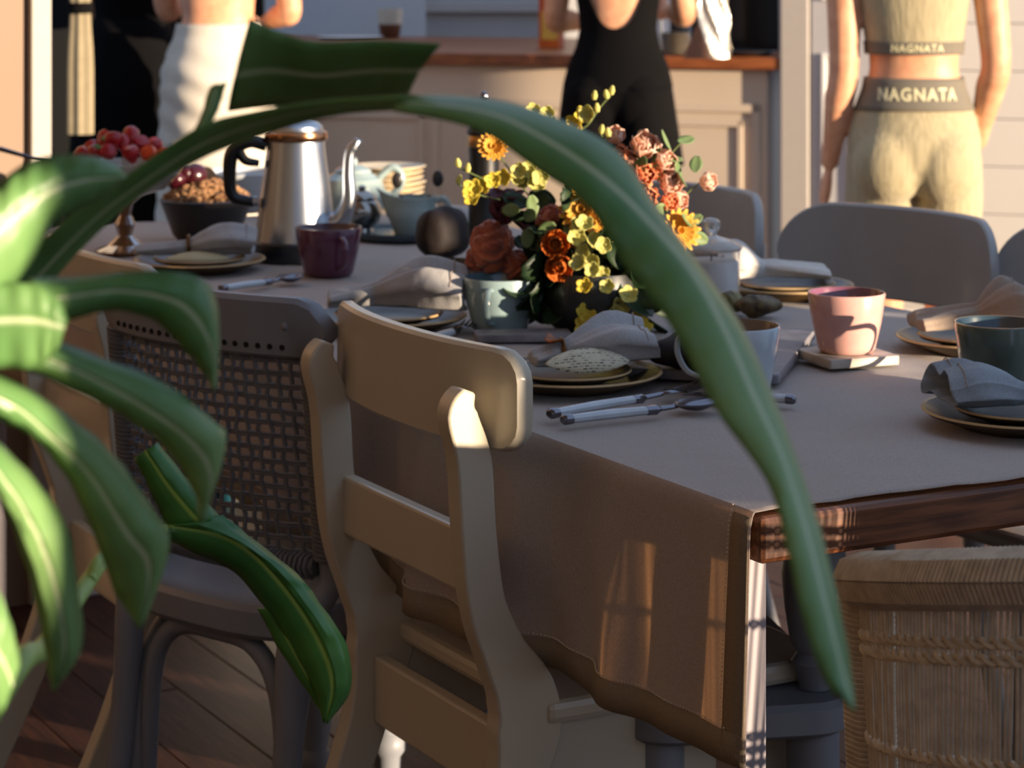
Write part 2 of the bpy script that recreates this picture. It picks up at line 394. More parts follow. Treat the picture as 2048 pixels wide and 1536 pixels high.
white_chair('ivory painted chair behind the monstera leaves beyond the cane-backed chair', T(-.2, 1.40), TH, True)

# cane-backed grey chair
def cane_chair(label, loc, rz):
    c = thing('cane_chair', label, 'chair', loc, rz)
    W = .19
    def bx(y, z): return .035*(y/W)**2+(.85-z)*.10*(1 if z > .45 else 1)-.015
    rings = []
    n = 24
    for i in range(n+1):
        y = -W-.015+(2*W+.03)*i/n; e = min(y+W+.015, W+.015-y); r = .04; d = 0 if e >= r else r-math.sqrt(max(0, r*r-(r-e)**2))
        ring = []
        z0, z1 = .783+d*.9, .858-d
        if z1-z0 < .02: z0, z1 = (z0+z1)/2-.01, (z0+z1)/2+.01
        for (dx, z) in ((-.012, z0+.004), (-.012, z1-.006), (-.006, z1), (.008, z1), (.013, z1-.006), (.013, z0+.004), (.008, z0), (-.008, z0)): ring.append((bx(y, z)+dx, y, z))
        rings.append(ring)
    rail = MB().add(*loft(rings)).build('top_rail', M_cblue, c)
    hl = MB()
    for i in range(19):
        y = -.15+.3*i/18; hl.add(*tube([(bx(y, .797)-.0135, y, .797), (bx(y, .797)-.011, y, .797)], .0036, 8))
    h = hl.build('holes', mat('hole_dark', '1A1817', .9), rail); h['kind'] = 'stuff'
    for y in (-.155, .155): MB().add(*ball((bx(y, .823)-.012, y, .823), .0055, 8, 6, (.5, 1, 1))).build('peg', M_cblue, rail)
    for s in (-1, 1):
        P = [(bx(s*W, z), s*(W-.012), z) for z in (.79, .7, .62, .56, .5)]+[(.02, s*.15, .44), (.01, s*.15, .3), (-.02, s*.152, .12), (-.045, s*.155, 0)]
        MB().add(*tube(P, [.014, .014, .014, .015, .016, .019, .018, .016, .014], 12, sm=4)).build('rear_leg', M_cblue, c)
        wrp = MB()
        for i in range(44):
            z = .785-i*.0058; y = s*(W-.012); ctr = Vector((bx(s*W, z), y, z))
            wrp.add(*tube([ctr+Vector((.0165*math.cos(a), .0165*math.sin(a), .001*math.sin(a))) for a in [2*math.pi*q/9 for q in range(10)]], .0031, 5, cap=False))
        w = wrp.build('cane_wrapping', M_cane, c); w['kind'] = 'stuff'
    cw = MB()
    zs = [.778-i*.0158 for i in range(16)]
    ys = [-.15+.3*i/18 for i in range(19)]
    for i, z in enumerate(zs):
        for dz in (-.0018, .0018):
            cw.add(*tube([(bx(y, z)+(.0028 if (q+i) % 2 else -.0028), y, z+dz+.0006*math.sin(7*q+i)) for q, y in enumerate([-W+.005+(2*W-.01)*q/20 for q in range(21)])], .0021, 5))
    for j, y in enumerate(ys):
        cw.add(*tube([(bx(y, z)+(.0022 if (q+j) % 2 else -.0022), y+.0015*math.sin(5*q+j), z) for q, z in enumerate([.8-.0158*q for q in range(18)])], .0031, 5))
    o = cw.build('cane_weave', M_cane, c); o['kind'] = 'stuff'
    bw = MB()
    bw.add(*tube([(bx(y, .525), y, .525) for y in (-.165, -.08, 0, .08, .165)], .013, 8, sm=4))
    for i in range(48):
        y = -.16+.32*i/47; ctr = Vector((bx(y, .525), y, .525))
        bw.add(*tube([ctr+Vector((.0155*math.cos(a), 0, .0155*math.sin(a))) for a in [2*math.pi*q/8 for q in range(9)]], .003, 5, cap=False))
    o = bw.build('lower_rail', M_cane, c); o['kind'] = 'stuff'
    seat = []
    for zz, k in ((.43, .97), (.437, 1.0), (.465, 1.0), (.472, .97)):
        ring = []
        for q in range(36):
            a = 2*math.pi*q/36; ca_, sa = math.cos(a), math.sin(a)
            x = .2+.21*k*(abs(ca_)**.62)*(1 if ca_ > 0 else -1); y = (.185+.03*(ca_ > 0)*abs(ca_))*k*(abs(sa)**.62)*(1 if sa > 0 else -1)
            ring.append((x, y, zz))
        seat.append(ring)
    sso = MB().add(*loft(seat)).build('seat', M_cblue, c)
    # bent braces under the seat
    for (x0, y0, x1, y1) in ((.02, -.14, .37, -.15), (.02, .14, .37, .15), (.03, -.13, .03, .13), (.37, -.13, .37, .13)):
        m = Vector(((x0+x1)/2, (y0+y1)/2, .425)); a = Vector((x0, y0, .21)); b = Vector((x1, y1, .21))
        MB().add(*tube([a, a.lerp(m, .12)+Vector((0, 0, .12)), a.lerp(m, .45)+Vector((0, 0, .105)), m-Vector((0, 0, .005)), b.lerp(m, .45)+Vector((0, 0, .105)), b.lerp(m, .12)+Vector((0, 0, .12)), b], .0125, 10, sm=5)).build('brace', M_cblue, c)
    for s in (-1, 1): MB().add(*turned_leg(.43, 1.0)).build('front_leg', M_cblue, c, loc=(.36, s*.15, 0))
    return c
cane_chair('grey chair with woven cane back and bent braces beside the ivory chair', Vector((-.395, 3.04, 0)), R(50))

# grey round-cornered chairs on the far side
def grey_chair(label, loc, rz):
    c = thing('dining_chair', label, 'chair', loc, rz, 'grey chairs on the far side of the table')
    MB().add(*curved_rail(-.235, .235, .692, .85, .07, -.02, .02, .08, 36)).build('back_board', M_cgrey, c)
    for s in (-1, 1):
        MB().add(*tube([(.012, s*.165, .76), (.02, s*.165, .62), (.04, s*.16, .45), (.02, s*.165, .2), (-.04, s*.17, 0)], [.012, .015, .018, .016, .014], 10, sm=4)).build('rear_leg', M_cgrey, c)
        MB().add(*tube([(.38, s*.15, .44), (.39, s*.155, .2), (.4, s*.16, 0)], [.018, .016, .013], 10)).build('front_leg', M_cgrey, c)
    MB().add(*box(.02, .42, -.19, .19, .44, .468)).build('seat', M_cgrey, c, bevel=.01, smooth=False)
    return c
g1 = grey_chair('round-cornered grey chair with blue-lit edge in front of the olive outfit', Vector((.665, 4.02, 0)), R(180+39))
g2 = grey_chair('round-cornered grey chair standing behind the glass candle jar', Vector((.355, 4.42, 0)), R(180+34))
g3 = grey_chair('round-cornered grey chair seen only by its edge beside the teal mug', Vector((.965, 3.72, 0)), R(180+32))
# dark drill marks under the rail of the chair behind the jar
hb = MB()
for i in range(16):
    y = -.17+.34*i/15; hb.add(*ball((.0+.07*abs(y/.235)**2.2, y, .735), .005, 6, 5)); hb.add(*ball((.0+.07*abs(y/.235)**2.2, y+.008, .718), .005, 6, 5))
h = hb.build('cane_holes', mat('hole_dark', '1A1817'), g2); h['kind'] = 'stuff'

# grey armchair with turned arm posts tucked under the near end
ac = thing('armchair', 'grey wooden armchair with turned arm posts tucked under the table corner', 'chair', Vector((.225, 2.86, 0)), R(100))
def rrect(hx, hy, r, n=6):
    P = []
    for cx, cy, a0 in ((hx-r, hy-r, 0), (-hx+r, hy-r, 90), (-hx+r, -hy+r, 180), (hx-r, -hy+r, 270)):
        for k in range(n+1): a = R(a0+90*k/n); P.append((cx+r*math.cos(a), cy+r*math.sin(a)))
    return P
MB().add(*loft([[(x*k, y*k, z) for x, y in rrect(.2, .13, .05)] for z, k in ((.405, .95), (.412, 1), (.438, 1), (.445, .97))])).build('seat', M_cblue, ac)
for sx in (-1, 1):
    for sy in (-1, 1):
        MB().add(*lathe([(0, 0), (.016, 0), (.02, .05), (.018, .1), (.024, .11), (.024, .125), (.019, .14), (.028, .2), (.03, .36), (.03, .404), (0, .404)], 18)).build('leg', M_cblue, ac, loc=(sx*.15, sy*.09, 0))
    MB().add(*lathe([(0, 0), (.018, 0), (.02, .012), (.027, .03), (.02, .04), (.028, .052), (.034, .09), (.038, .13), (.032, .175), (.026, .19), (0, .19)], 20)).build('arm_post', M_cblue, ac, loc=(-.14, sx*.095, .446))
    MB().add(*box(-.17, .17, sx*.095-.02, sx*.095+.02, .637, .657)).build('arm', M_cblue, ac, bevel=.006, smooth=False)

# woven cord tub chair at the near end
def tub_chair(label, loc, rz):
    c = thing('tub_chair', label, 'chair', loc, rz)
    M_cord = mat('beige_cord', 'D2C3AB', .7, var=.25, scale=80)
    RX = .30; A0 = R(128)
    def pt(a, h, k=1.0):       # a: angle from the back centre, h 0..1 height
        top = .79+.10*math.cos(a*.8); z = .05+(top-.05)*h; r = RX*(.86+.14*h)*k
        return Vector((-r*math.cos(a), r*math.sin(a), z))
    n = 60; As = [-A0+2*A0*i/n for i in range(n+1)]
    MB().add(*tube([pt(a, .975) for a in As], .019, 10)).build('rim_core', M_cord, c)
    rm = MB(); m = 300
    for i in range(m+1):
        a = -A0+2*A0*i/m; p = pt(a, .975); q = Vector((-math.cos(a), math.sin(a), 0))
        rm.add(*tube([p+q*(.0215*math.cos(b))+Vector((0, 0, .0215*math.sin(b)))+Vector((math.sin(a), math.cos(a), 0))*(.004*math.cos(b)) for b in [2*math.pi*k/8 for k in range(9)]], .0024, 5, cap=False))
    o = rm.build('rim_wrapping', M_cord, c); o['kind'] = 'stuff'
    sp = MB(); m = 265; rnd = random.Random(3)
    for i in range(m):
        a = -A0+2*A0*(i+.5)/m
        if rnd.random() < .10: continue
        tw = .16+rnd.uniform(-.012, .012)
        sp.add(*tube([pt(max(-A0, min(A0, a+tw*(.95-h)-(.03)))*1.0, h, 1+rnd.uniform(-.004, .004)) for h in (.945, .85, .74, .62, .4, .2, .02)], .00155, 5))
    o = sp.build('cord_spokes', M_cord, c); o['kind'] = 'stuff'
    for h, rows in ((.915, 2), (.80, 1), (.665, 3), (.40, 2), (.06, 3)):
        bd = MB()
        for rI in range(rows):
            hh = h-rI*.016
            for ph in (0, math.pi):
                P = []
                for i in range(301):
                    a = -A0+2*A0*i/300; w = a*75+ph; k = 1+.007*math.cos(w); P.append(pt(a, hh+.0042*math.sin(w), k))
                bd.add(*tube(P, .0026, 5))
        o = bd.build('twisted_band', M_cord, c)
    for s in (-1, 1):
        P = [pt(s*A0, h) for h in (.97, .8, .6, .4, .2, .0)]
        MB().add(*tube(P, .02, 10)).build('end_post', M_cord, c)
        wr_ = MB()
        for i in range(150):
            p = pt(s*A0, .955-.0062*i)
            wr_.add(*tube([p+Vector((.0225*math.cos(b), .0225*math.sin(b), 0)) for b in [2*math.pi*k/9 for k in range(10)]], .0025, 5, cap=False))
        o = wr_.build('post_wrapping', M_cord, c); o['kind'] = 'stuff'
    MB().add(*lathe([(0, .40), (.245, .40), (.25, .41), (.25, .44), (.24, .455), (0, .46)], 40)).build('seat', M_cord, c)
    MB().add(*lathe([(0, 0), (.255, 0), (.262, .02), (.262, .05), (0, .05)], 40)).build('base', M_cord, c)
    return c
tub_chair('beige woven cord tub chair drawn up to the near end of the table', Vector((.583, 1.95, 0)), R(112))
#@@TABLEWARE
# ------------------------------------------------------------------ tableware
def mug(label, base, D, H, hexc, hang, hex_in=None, taper=.76, hw=.011, hs=1.):
    m = thing('mug', label, 'mug', base, 0, 'glazed stoneware mugs')
    g = mat('glaze_'+hexc, hexc, .22, var=.18, scale=25, coat=.5, bump=.02)
    gi = mat('glaze_'+(hex_in or hexc)+'_in', hex_in or hexc, .2, var=.2, scale=30, coat=.5)
    r = D/2; b = r*taper; t = .0035
    MB().add(*lathe([(0, 0), (b*.86, 0), (b*.97, .004), (b, .010), (b+(r-b)*.55, H*.5), (r, H-.002), (r-.001, H), (r-t+.001, H)], 40)).build('body', g, m)
    MB().add(*lathe([(r-t+.001, H), (r-t, H-.003), (b+(r-b)*.5-t, H*.5), (b-t, .012), (b*.8, .007), (0, .006)], 40)).build('inside', gi, m)
    a = R(hang); d = Vector((math.cos(a), math.sin(a), 0)); z = Vector((0, 0, 1))
    P = [d*(r-.006)+z*H*.82, d*(r+.012*hs)+z*H*.84, d*(r+.024*hs)+z*H*.72, d*(r+.025*hs)+z*H*.5, d*(r+.012*hs)+z*H*.27, d*(b+(r-b)*.2-.002)+z*H*.2]
    MB().add(*tube(P, [.0045, .0048, .005, .005, .0048, .0045], 10, sm=5, flat=.7 if hw else 1)).build('handle', g, m)
    return m
mug('purple glazed mug standing in front of the silver coffee pot', on(657, 550), .110, .079, '5C3046', -66, '4A2433')
mug('blue-grey glazed mug with blue base in front of the flowers', on(1000, 662), .104, .076, '8FA6A8', -104, '6F95A6')
tl = on(1693, 702, TZ+.016)
co = MB().add(*loft([[(x*k, y*k, z) for x, y in rrect(.05, .05, .004, 3)] for z, k in ((.003, .98), (.004, 1), (.014, 1), (.015, .985))])).build('coaster', mat('marble_coaster', 'C9BFB2', .5, scale=18, hex2='8E8377', bump=.1), loc=(tl.x, tl.y, TZ), rot=(0, 0, R(20)))
tag(co, 'square stone coaster under the pink mug', 'coaster')
mug('pink glazed mug standing on the square stone coaster', tl, .100, .076, 'D9A79C', 70, '7A4A5E')
mug('pale blue-white mug standing behind the long monstera leaf', on(1473, 790), .105, .084, 'B9C4CA', 150, '6A5A50')
mug('dark teal mug standing beside the grey napkin near the table edge', Vector((.584, 2.9, TZ)), .107, .085, '4E5B54', 53, '2F4450', hs=1.4)
cb = on(915, 462); wc = mug('small white cup standing beside the black pepper mill', cb, .062, .046, 'DDD8D2', 20, 'F0ECE8', .9)

M_plate = mat('brown_glaze', '5E4626', .35, scale=14, hex2='33240F', coat=.1)
M_rim = mat('bare_rim', 'C9A878', .5, var=.2, scale=30)
M_plate2 = mat('slate_glaze', '5A5348', .4, scale=20, hex2='3A342C', coat=.1)
def plate(label, base, r, seed, m1=M_plate, h=.018, group='brown stoneware plates', name='plate'):
    p = thing(name, label, 'plate', base, 0, group)
    MB().add(*lathe([(0, 0), (r*.62, 0), (r*.64, .002), (r*.95, h-.004), (r*.985, h-.001)], 48, .008, seed)).build('underside', m1, p)
    MB().add(*lathe([(r*.985, h-.001), (r, h), (r*.99, h+.0022), (r*.965, h+.0015)], 48, .008, seed)).build('rim', M_rim, p)
    MB().add(*lathe([(r*.965, h+.0015), (r*.7, .006), (r*.6, .004), (0, .004)], 48, .008, seed)).build('well', m1, p)
    return p
M_nap = mat('grey_linen', 'A7A5A4', .9, scale=380, var=.16, bump=.15, sheen=.2)
M_napb = mat('tan_linen', '9A8878', .9, scale=380, var=.16, bump=.15, sheen=.2)
M_napw = mat('pale_linen', 'D2CBC2', .9, scale=380, var=.14, bump=.15, sheen=.2)
M_bronze = mat('bronze', '6B4A2A', .35, .9, var=.3, scale=60)
M_gold = mat('brass', 'B98A50', .3, .9, var=.2, scale=60)
def napkin(label, base, rz, L, W, H, m, seed, ringpos=.28, ornament=None, lift=.0, ring=True, tailw=.45, ringmat=None):
    n = thing('napkin', label, 'napkin', base, rz, 'folded linen napkins')
    rnd = random.Random(seed); ph = [rnd.uniform(0, 6.28) for _ in range(8)]
    K = 44; S = 30
    def sect(t, e):
        # half width and height profile: gathered at the ring, fanning to the head, small tail
        if t < ringpos: k = t/ringpos; w = W*(tailw+(.20-tailw)*k**1.4); h = H*(.30+.22*k)
        else: k = (t-ringpos)/(1-ringpos); w = W*(.20+.80*math.sin(min(1, k*1.15)*math.pi/2)**.9); h = H*(.52+.48*math.sin(min(1, k*1.6)*math.pi/2)-.42*max(0, k-.55)**1.3*1.6)
        return w, h
    rings = []
    for i in range(S+1):
        t = i/S; w, h = sect(t, 0); x = (t-.45)*L; ring_ = []
        for q in range(K):
            a = 2*math.pi*q/K; fan = abs(t-ringpos)
            pl = 1+min(.55, .16+fan*.75)*math.sin(5*a+ph[0]+1.6*t)*(.6+.4*math.sin(3*a+ph[1]))+.10*math.sin(9*a+ph[2]+3*t)+.55*max(0, t-ringpos)*(abs(math.sin(4*a+ph[6]+.8*t))-.5)
            y = w*math.cos(a)*(1+.10*math.sin(4*a+ph[3]))+.018*math.sin(3.2*t+ph[4])*W/.07
            z = h*.5+h*.5*math.sin(a)*pl+lift*t
            xx = x+.10*L*(t-.3)*math.sin(2*a+ph[5])*(.4 if t > .6 else .2)
            ring_.append((xx, y, max(.001+.002*math.sin(a*3)**2, z)))
        rings.append(ring_)
    # turned-in fan end
    last = rings[-1]; cx = sum(p[0] for p in last)/K; cz = sum(p[2] for p in last)/K; cy = sum(p[1] for p in last)/K
    rings.append([(p[0]-.012, cy+(p[1]-cy)*.86, max(.003, cz+(p[2]-cz)*.72)) for p in last]); rings.append([(p[0]-.05, cy+(p[1]-cy)*.6, max(.004, cz+(p[2]-cz)*.4)) for p in last])
    body = MB().add(*loft(rings)).build('cloth', m, n, sub=2)
    tx = bpy.data.textures.get('crumple')
    if not tx:
        tx = bpy.data.textures.new('crumple', 'CLOUDS'); tx.noise_scale = .03; tx.noise_depth = 1
    md = body.modifiers.new('crumple', 'DISPLACE'); md.texture = tx; md.strength = .0035; md.mid_level = .45; md.texture_coords = 'GLOBAL'
    # stitched hem line following the head
    hp = []
    for q in range(2, 20):
        p = rings[S-3][q]; hp.append((p[0], p[1], p[2]+.0008))
    MB().add(*tube(hp, .0007, 5, sm=3)).build('hem_stitch', M_napb if m is not M_napb else M_nap, body)
    if ring:
        w, h = sect(ringpos, 0); x = (ringpos-.45)*L; yo = .018*math.sin(3.2*ringpos+ph[4])*W/.07
        P = [(x, yo+w*1.35*math.cos(a), h*.5+(h*.62+.002)*math.sin(a)+lift*ringpos) for a in [2*math.pi*k/24 for k in range(25)]]
        P = [(a, b, max(.003, c)) for a, b, c in P]
        rg = MB().add(*tube(P, .003, 8)).build('ring', ringmat or M_bronze, n)
        if ornament == 'shell':
            v = []; f = []
            for k in range(17):
                a = R(-70+140*k/16); rr = .026+.0015*math.cos(k*math.pi)
                v += [(x-.004, yo-.0*w, h+.004), (x-.004-.6*rr*math.cos(a), yo-w*.2+rr*math.sin(a), h+.012+.001*math.cos(k*math.pi)-.008*math.cos(a))]
            for k in range(16): f.append((2*k, 2*k+1, 2*k+3, 2*k+2))
            MB().add(v, f).build('shell', mat('copper_shell', 'A5602E', .3, .7, var=.3, scale=90), rg, solid=.002)
    return n
def setting(px, py, r, seed, lab_plate, lab_small, r2=.076, off=(0, 0)):
    b = on(px, py); p = plate(lab_plate, b, r, seed)
    q = plate(lab_small, b+Vector((off[0], off[1], .0085)), r2, seed+5, M_plate2, .012, 'small slate plates', 'side_plate')
    return b
bC = setting(1140, 772, .113, 1, 'brown stoneware plate with gold rim beside the ivory chair back', 'small slate plate holding the napkin with the copper shell ring', off=(.0, -.004))
napkin('grey linen napkin with copper shell ring on the plate by the ivory chair', bC+Vector((.018, .012, .026)), R(14), .155, .052, .052, M_nap, 3, .24, 'shell')
bA = setting(398, 540, .110, 2, 'brown stoneware plate standing below the dark granola bowl', 'small slate plate below the napkin near the granola bowl')
napkin('grey linen napkin with dark ring on the plate near the granola bowl', bA+Vector((-.018, .0, .026)), R(10), .20, .055, .052, M_nap, 11, .45, ring=True, tailw=.34)
bB = setting(778, 655, .110, 3, 'brown stoneware plate behind the top rail of the ivory chair', 'small slate plate behind the top rail of the ivory chair')
napkin('plump grey linen napkin with tan tail beside the blue-grey mug', bB+Vector((.0, .01, .026)), R(2), .195, .06, .064, M_nap, 21, .34, ring=False, tailw=.5)
bD = setting(2046, 852, .112, 4, 'brown stoneware plate in front of the dark teal mug', 'small slate plate in front of the dark teal mug')
napkin('blue-grey linen napkin lying on the plate before the dark teal mug', bD+Vector((.015, .0, .026)), R(188), .20, .06, .046, mat('blue_grey_linen', '8E959B', .9, scale=380, var=.15, bump=.15), 31, .55, ring=False, tailw=.7)
bE = setting(1572, 592, .105, 5, 'brown stoneware plate on the far side behind the pink mug', 'small slate plate on the far side behind the pink mug')
napkin('pale linen napkin in loose folds beside the glass candle jar', bE+Vector((-.01, .0, .026)), R(182), .17, .06, .055, M_napw, 41, .6, ring=False, tailw=.8)
bF = setting(1950, 700, .105, 6, 'brown stoneware plate on the far side behind the teal mug', 'small slate plate on the far side behind the teal mug')
napkin('tan linen napkin standing in folds behind the dark teal mug', bF+Vector((-.012, .0, .026)), R(8), .15, .055, .066, M_napb, 51, .55, ring=False, tailw=.75)
# printed leaf-shaped card on the near plate
mc = bpy.data.materials.new('printed_card'); mc.use_nodes = True
N = mc.node_tree.nodes; Lk = mc.node_tree.links; bb = N['Principled BSDF']; bb.inputs['Roughness'].default_value = .7
tc = N.new('ShaderNodeTexCoord'); br = N.new('ShaderNodeTexBrick'); br.inputs['Scale'].default_value = 70; br.inputs['Mortar Size'].default_value = .06
br.inputs['Color1'].default_value = (.62, .58, .42, 1); br.inputs['Color2'].default_value = (.06, .055, .04, 1); br.inputs['Mortar'].default_value = (.66, .62, .46, 1)
br.offset = .37; br.inputs['Bias'].default_value = -.1; Lk.new(tc.outputs['Object'], br.inputs['Vector']); Lk.new(br.outputs['Color'], bb.inputs['Base Color'])
cv = []
for i in range(21):
    t = i/20; w = .017*math.sin(math.pi*t)**.7+.0004; x = (t-.5)*.105
    for j in range(5): s_ = j/2-1; cv.append((x, w*s_, .004*math.sin(math.pi*t)+.003*(1-s_*s_)*math.sin(math.pi*t)))
card = MB().add(cv, [(i*5+j, (i+1)*5+j, (i+1)*5+j+1, i*5+j+1) for i in range(20) for j in range(4)]).build('paper_card', mc, solid=.001, loc=bC+Vector((.02, -.042, .036)), rot=(R(48), 0, R(14)))
tag(card, 'cream leaf-shaped printed paper leaning on the napkin with shell ring', 'card')
cm2 = mat('cream_card', 'B9AE88', .7, var=.1)
card2 = MB().add(cv, [(i*5+j, (i+1)*5+j, (i+1)*5+j+1, i*5+j+1) for i in range(20) for j in range(4)]).build('paper_card', cm2, solid=.001, loc=bA+Vector((.005, -.055, .026)), rot=(R(20), 0, R(8)))
tag(card2, 'plain cream leaf-shaped paper under the napkin near the granola bowl', 'card')

# cutlery
M_pearl = mat('pearl_handle', 'B9C0C6', .25, var=.15, scale=50, coat=.4)
M_steel = mat('steel', '7E7C84', .18, 1., var=.1, scale=20)
def cutlery(kind, label, a, b, zoff=.004):
    a = Vector(a); b = Vector(b); d = b-a; L = d.length; rz = math.atan2(d.y, d.x)
    o = thing(kind, label, kind.split('_')[-1], Vector((a.x, a.y, TZ+zoff)), rz, 'pearl-handled cutlery')
    h = L*.56
    MB().add(*tube([(.012, 0, .006), (h*.5, 0, .0065), (h-.008, 0, .006)], [.007, .0078, .007], 10, flat=.75)).build('handle', M_pearl, o)
    MB().add(*tube([(0, 0, .006), (.003, 0, .006), (.012, 0, .006)], [.005, .0082, .0078], 10, flat=.75)).build('butt_cap', M_steel, o)
    MB().add(*tube([(h-.009, 0, .006), (h+.004, 0, .006), (h+.012, 0, .006)], [.0074, .0082, .003], 10, flat=.75)).build('bolster', M_steel, o)
    hd = MB(); hd.add(*tube([(h+.01, 0, .006), (L*.72, 0, .007)], [.0026, .002], 8))
    if kind == 'spoon':
        v = []; n = 14
        for i in range(n+1):
            t = i/n; x = L*.70+L*.30*t; w = .019*math.sin(math.pi*t)**.6+.0015
            for j in range(7): s_ = j/3-1; v.append((x, w*s_, .009-.010*(1-s_*s_)*math.sin(math.pi*t)+.002*t))
        hd.add(v, [(i*7+j, (i+1)*7+j, (i+1)*7+j+1, i*7+j+1) for i in range(n) for j in range(6)])
        hd.build('bowl', M_steel, o, solid=.0012)
    elif kind == 'fork':
        v = [(L*.70, -.002, .007), (L*.70, .002, .007), (L*.78, -.012, .009), (L*.78, .012, .009), (L*.84, -.0125, .007), (L*.84, .0125, .007)]
        hd.add(v, [(0, 1, 3, 2), (2, 3, 5, 4)])
        hd.build('neck', M_steel, o, solid=.0012)
        for q in range(4):
            y = -.0105+.007*q; MB().add(*tube([(L*.835, y, .007), (L*.92, y, .009), (L, y*1.05, .013)], [.0018, .0016, .0007], 6, sm=3)).build('tine', M_steel, o)
    else:
        v, f = prism([(L*.56, -.003), (L*.62, -.009), (L*.9, -.010), (L, .006), (L*.6, .006), (L*.56, .003)], (0, 0, .0015), (1, 0, 0), (0, 1, 0), (0, 0, .006))
        hd.add(v, f).build('blade', M_steel, o, smooth=False)
    return o
cutlery('fork', 'pearl-handled fork lying in front of the plate by the ivory chair', on(1098, 846), on(1408, 792))
cutlery('spoon', 'pearl-handled spoon lying beside the fork on the bare cloth', on(1124, 858), on(1440, 822))
cutlery('table_knife', 'steel knife lying behind the fork across the long leaf', on(1592, 816), on(1368, 806))
cutlery('spoon', 'spoon lying beside the purple mug behind the cane chair', on(440, 590), on(606, 566))
cutlery('fork', 'fork lying in front of the blue-grey mug', on(858, 694), on(945, 664))

# slate boards, dark loaf pieces
M_slate = mat('slate_board', '8A8588', .55, scale=30, hex2='6A6668', bump=.1)
def slab(label, name, cen, lx, ly, h, rz, m, cat): 
    o = MB().add(*loft([[(x*k, y*k, z) for x, y in rrect(lx/2, ly/2, .006, 3)] for z, k in ((.003, .985), (.005, 1), (h-.002, 1), (h, .99))])).build(name, m, loc=cen, rot=(0, 0, rz))
    return tag(o, label, cat)
q = (on(1310, 760)+on(1545, 778)+on(1595, 682)+on(1370, 672))/4
slab('grey slate serving board with dark cake behind the long leaf', 'serving_board', Vector((q.x-.004, q.y, TZ)), .19, .36, .016, R(-14), M_slate, 'board')
q = on(1045, 676); slab('narrow grey slate strip lying in front of the blue-grey mug', 'serving_board', Vector((q.x, q.y-.028, TZ)), .13, .05, .013, R(6), M_slate, 'board')
def lump(name, label, cat, c, r, sc, m, seed, group=None, amp=.14):
    v, f = ball((0, 0, 0), r, 26, 18, sc); rnd = random.Random(seed); ph = [rnd.uniform(0, 6.3) for _ in range(6)]
    v = [p*(1+amp*(math.sin(p.x/r*3.1+ph[0])*math.sin(p.y/r*3.7+ph[1])+.6*math.sin(p.z/r*5+ph[2])+.35*math.sin(p.x/r*8+p.y/r*7+ph[3]))) for p in v]
    return tag(MB().add(v, f).build(name, m, loc=c), label, cat, group)
M_choc = mat('dark_chocolate', '1E100B', .7, var=.4, scale=50, bump=.3)
q = on(1362, 742, TZ+.016)
lump('cake', 'dark lumpy chocolate cake on the slate serving board', 'cake', q+Vector((.02, .02, .024)), .042, (1.35, .9, .62), M_choc, 4)
q = on(1470, 660, TZ)
lump('fig', 'small dark dried fruit lying in front of the plate with pale napkin', 'fruit', on(1515, 634)+Vector((0, 0, .016)), .024, (1.3, .9, .7), mat('dried_fruit', '6B5A35', .5, hex2='2E2214', scale=70, bump=.3), 9)
lump('fig', 'small wrinkled olive dried fruit lying by the glass candle jar', 'fruit', on(1462, 628)+Vector((0, 0, .016)), .02, (1, .9, .8), mat('dried_olive', '8A7F4C', .5, hex2='4A4424', scale=70, bump=.3), 10)
# stone bowl with dark bread
sb = on(900, 592); bw_ = thing('stone_bowl', 'rough brown stone bowl holding a dark round loaf', 'bowl', sb)
M_stone = mat('brown_stone', '6A5A48', .8, scale=60, hex2='453A2E', bump=.4)
MB().add(*lathe([(0, 0), (.034, 0), (.05, .02), (.053, .052), (.049, .053), (.045, .024), (.0, .012)], 36, .012, 3)).build('body', M_stone, bw_)
lump('loaf', 'dark round loaf resting in the rough stone bowl', 'bread', on(878, 560)+Vector((0, .12, .062)), .05, (.92, .9, .84), M_choc, 12, amp=.09)

# coffee pot
cp = thing('coffee_pot', 'tall silver coffee pot with copper collar and black handle', 'coffee pot', on(592, 518))
M_silver = mat('brushed_silver', 'B9BEC4', .30, 1., var=.08, scale=8)
M_copper = mat('copper_ring', 'B9875F', .22, 1., var=.15)
MB().add(*lathe([(0, 0), (.074, 0), (.076, .006), (.075, .03), (.071, .034)], 48)).build('base', mat('dark_steel', '4A4E55', .35, .9), cp)
MB().add(*lathe([(.071, .034), (.068, .055), (.0505, .19), (.0495, .203)], 48)).build('body', M_silver, cp)
MB().add(*lathe([(.0495, .203), (.0535, .206), (.055, .212), (.0535, .219), (.047, .222)], 48)).build('collar', M_copper, cp)
lid = MB().add(*lathe([(.047, .222), (.046, .228), (.034, .238), (.02, .243), (.0, .245)], 40)).build('lid', M_silver, cp)
MB().add(*lathe([(0, .244), (.006, .245), (.005, .252), (.011, .258), (.011, .266), (0, .272)], 20)).build('knob', M_silver, lid)
MB().add(*tube([(.052, -.012, .06), (.078, -.015, .07), (.092, -.018, .105), (.091, -.018, .15), (.094, -.018, .185), (.105, -.02, .20)], [.022, .018, .013, .0105, .0095, .008], 14, sm=5)).build('spout', M_silver, cp)
MB().add(*tube([(.1, -.02, .192), (.108, -.02, .205), (.114, -.02, .203)], [.0085, .007, .002], 10)).build('spout_lip', M_silver, cp)
M_bake = mat('black_bakelite', '0E0D0D', .3, coat=.3)
MB().add(*tube([(-.05, -.004, .196), (-.08, -.008, .203), (-.108, -.01, .185), (-.113, -.01, .14), (-.106, -.01, .108), (-.072, -.006, .098)], [.011, .012, .0125, .0115, .0105, .009], 12, sm=5)).build('handle', M_bake, cp)
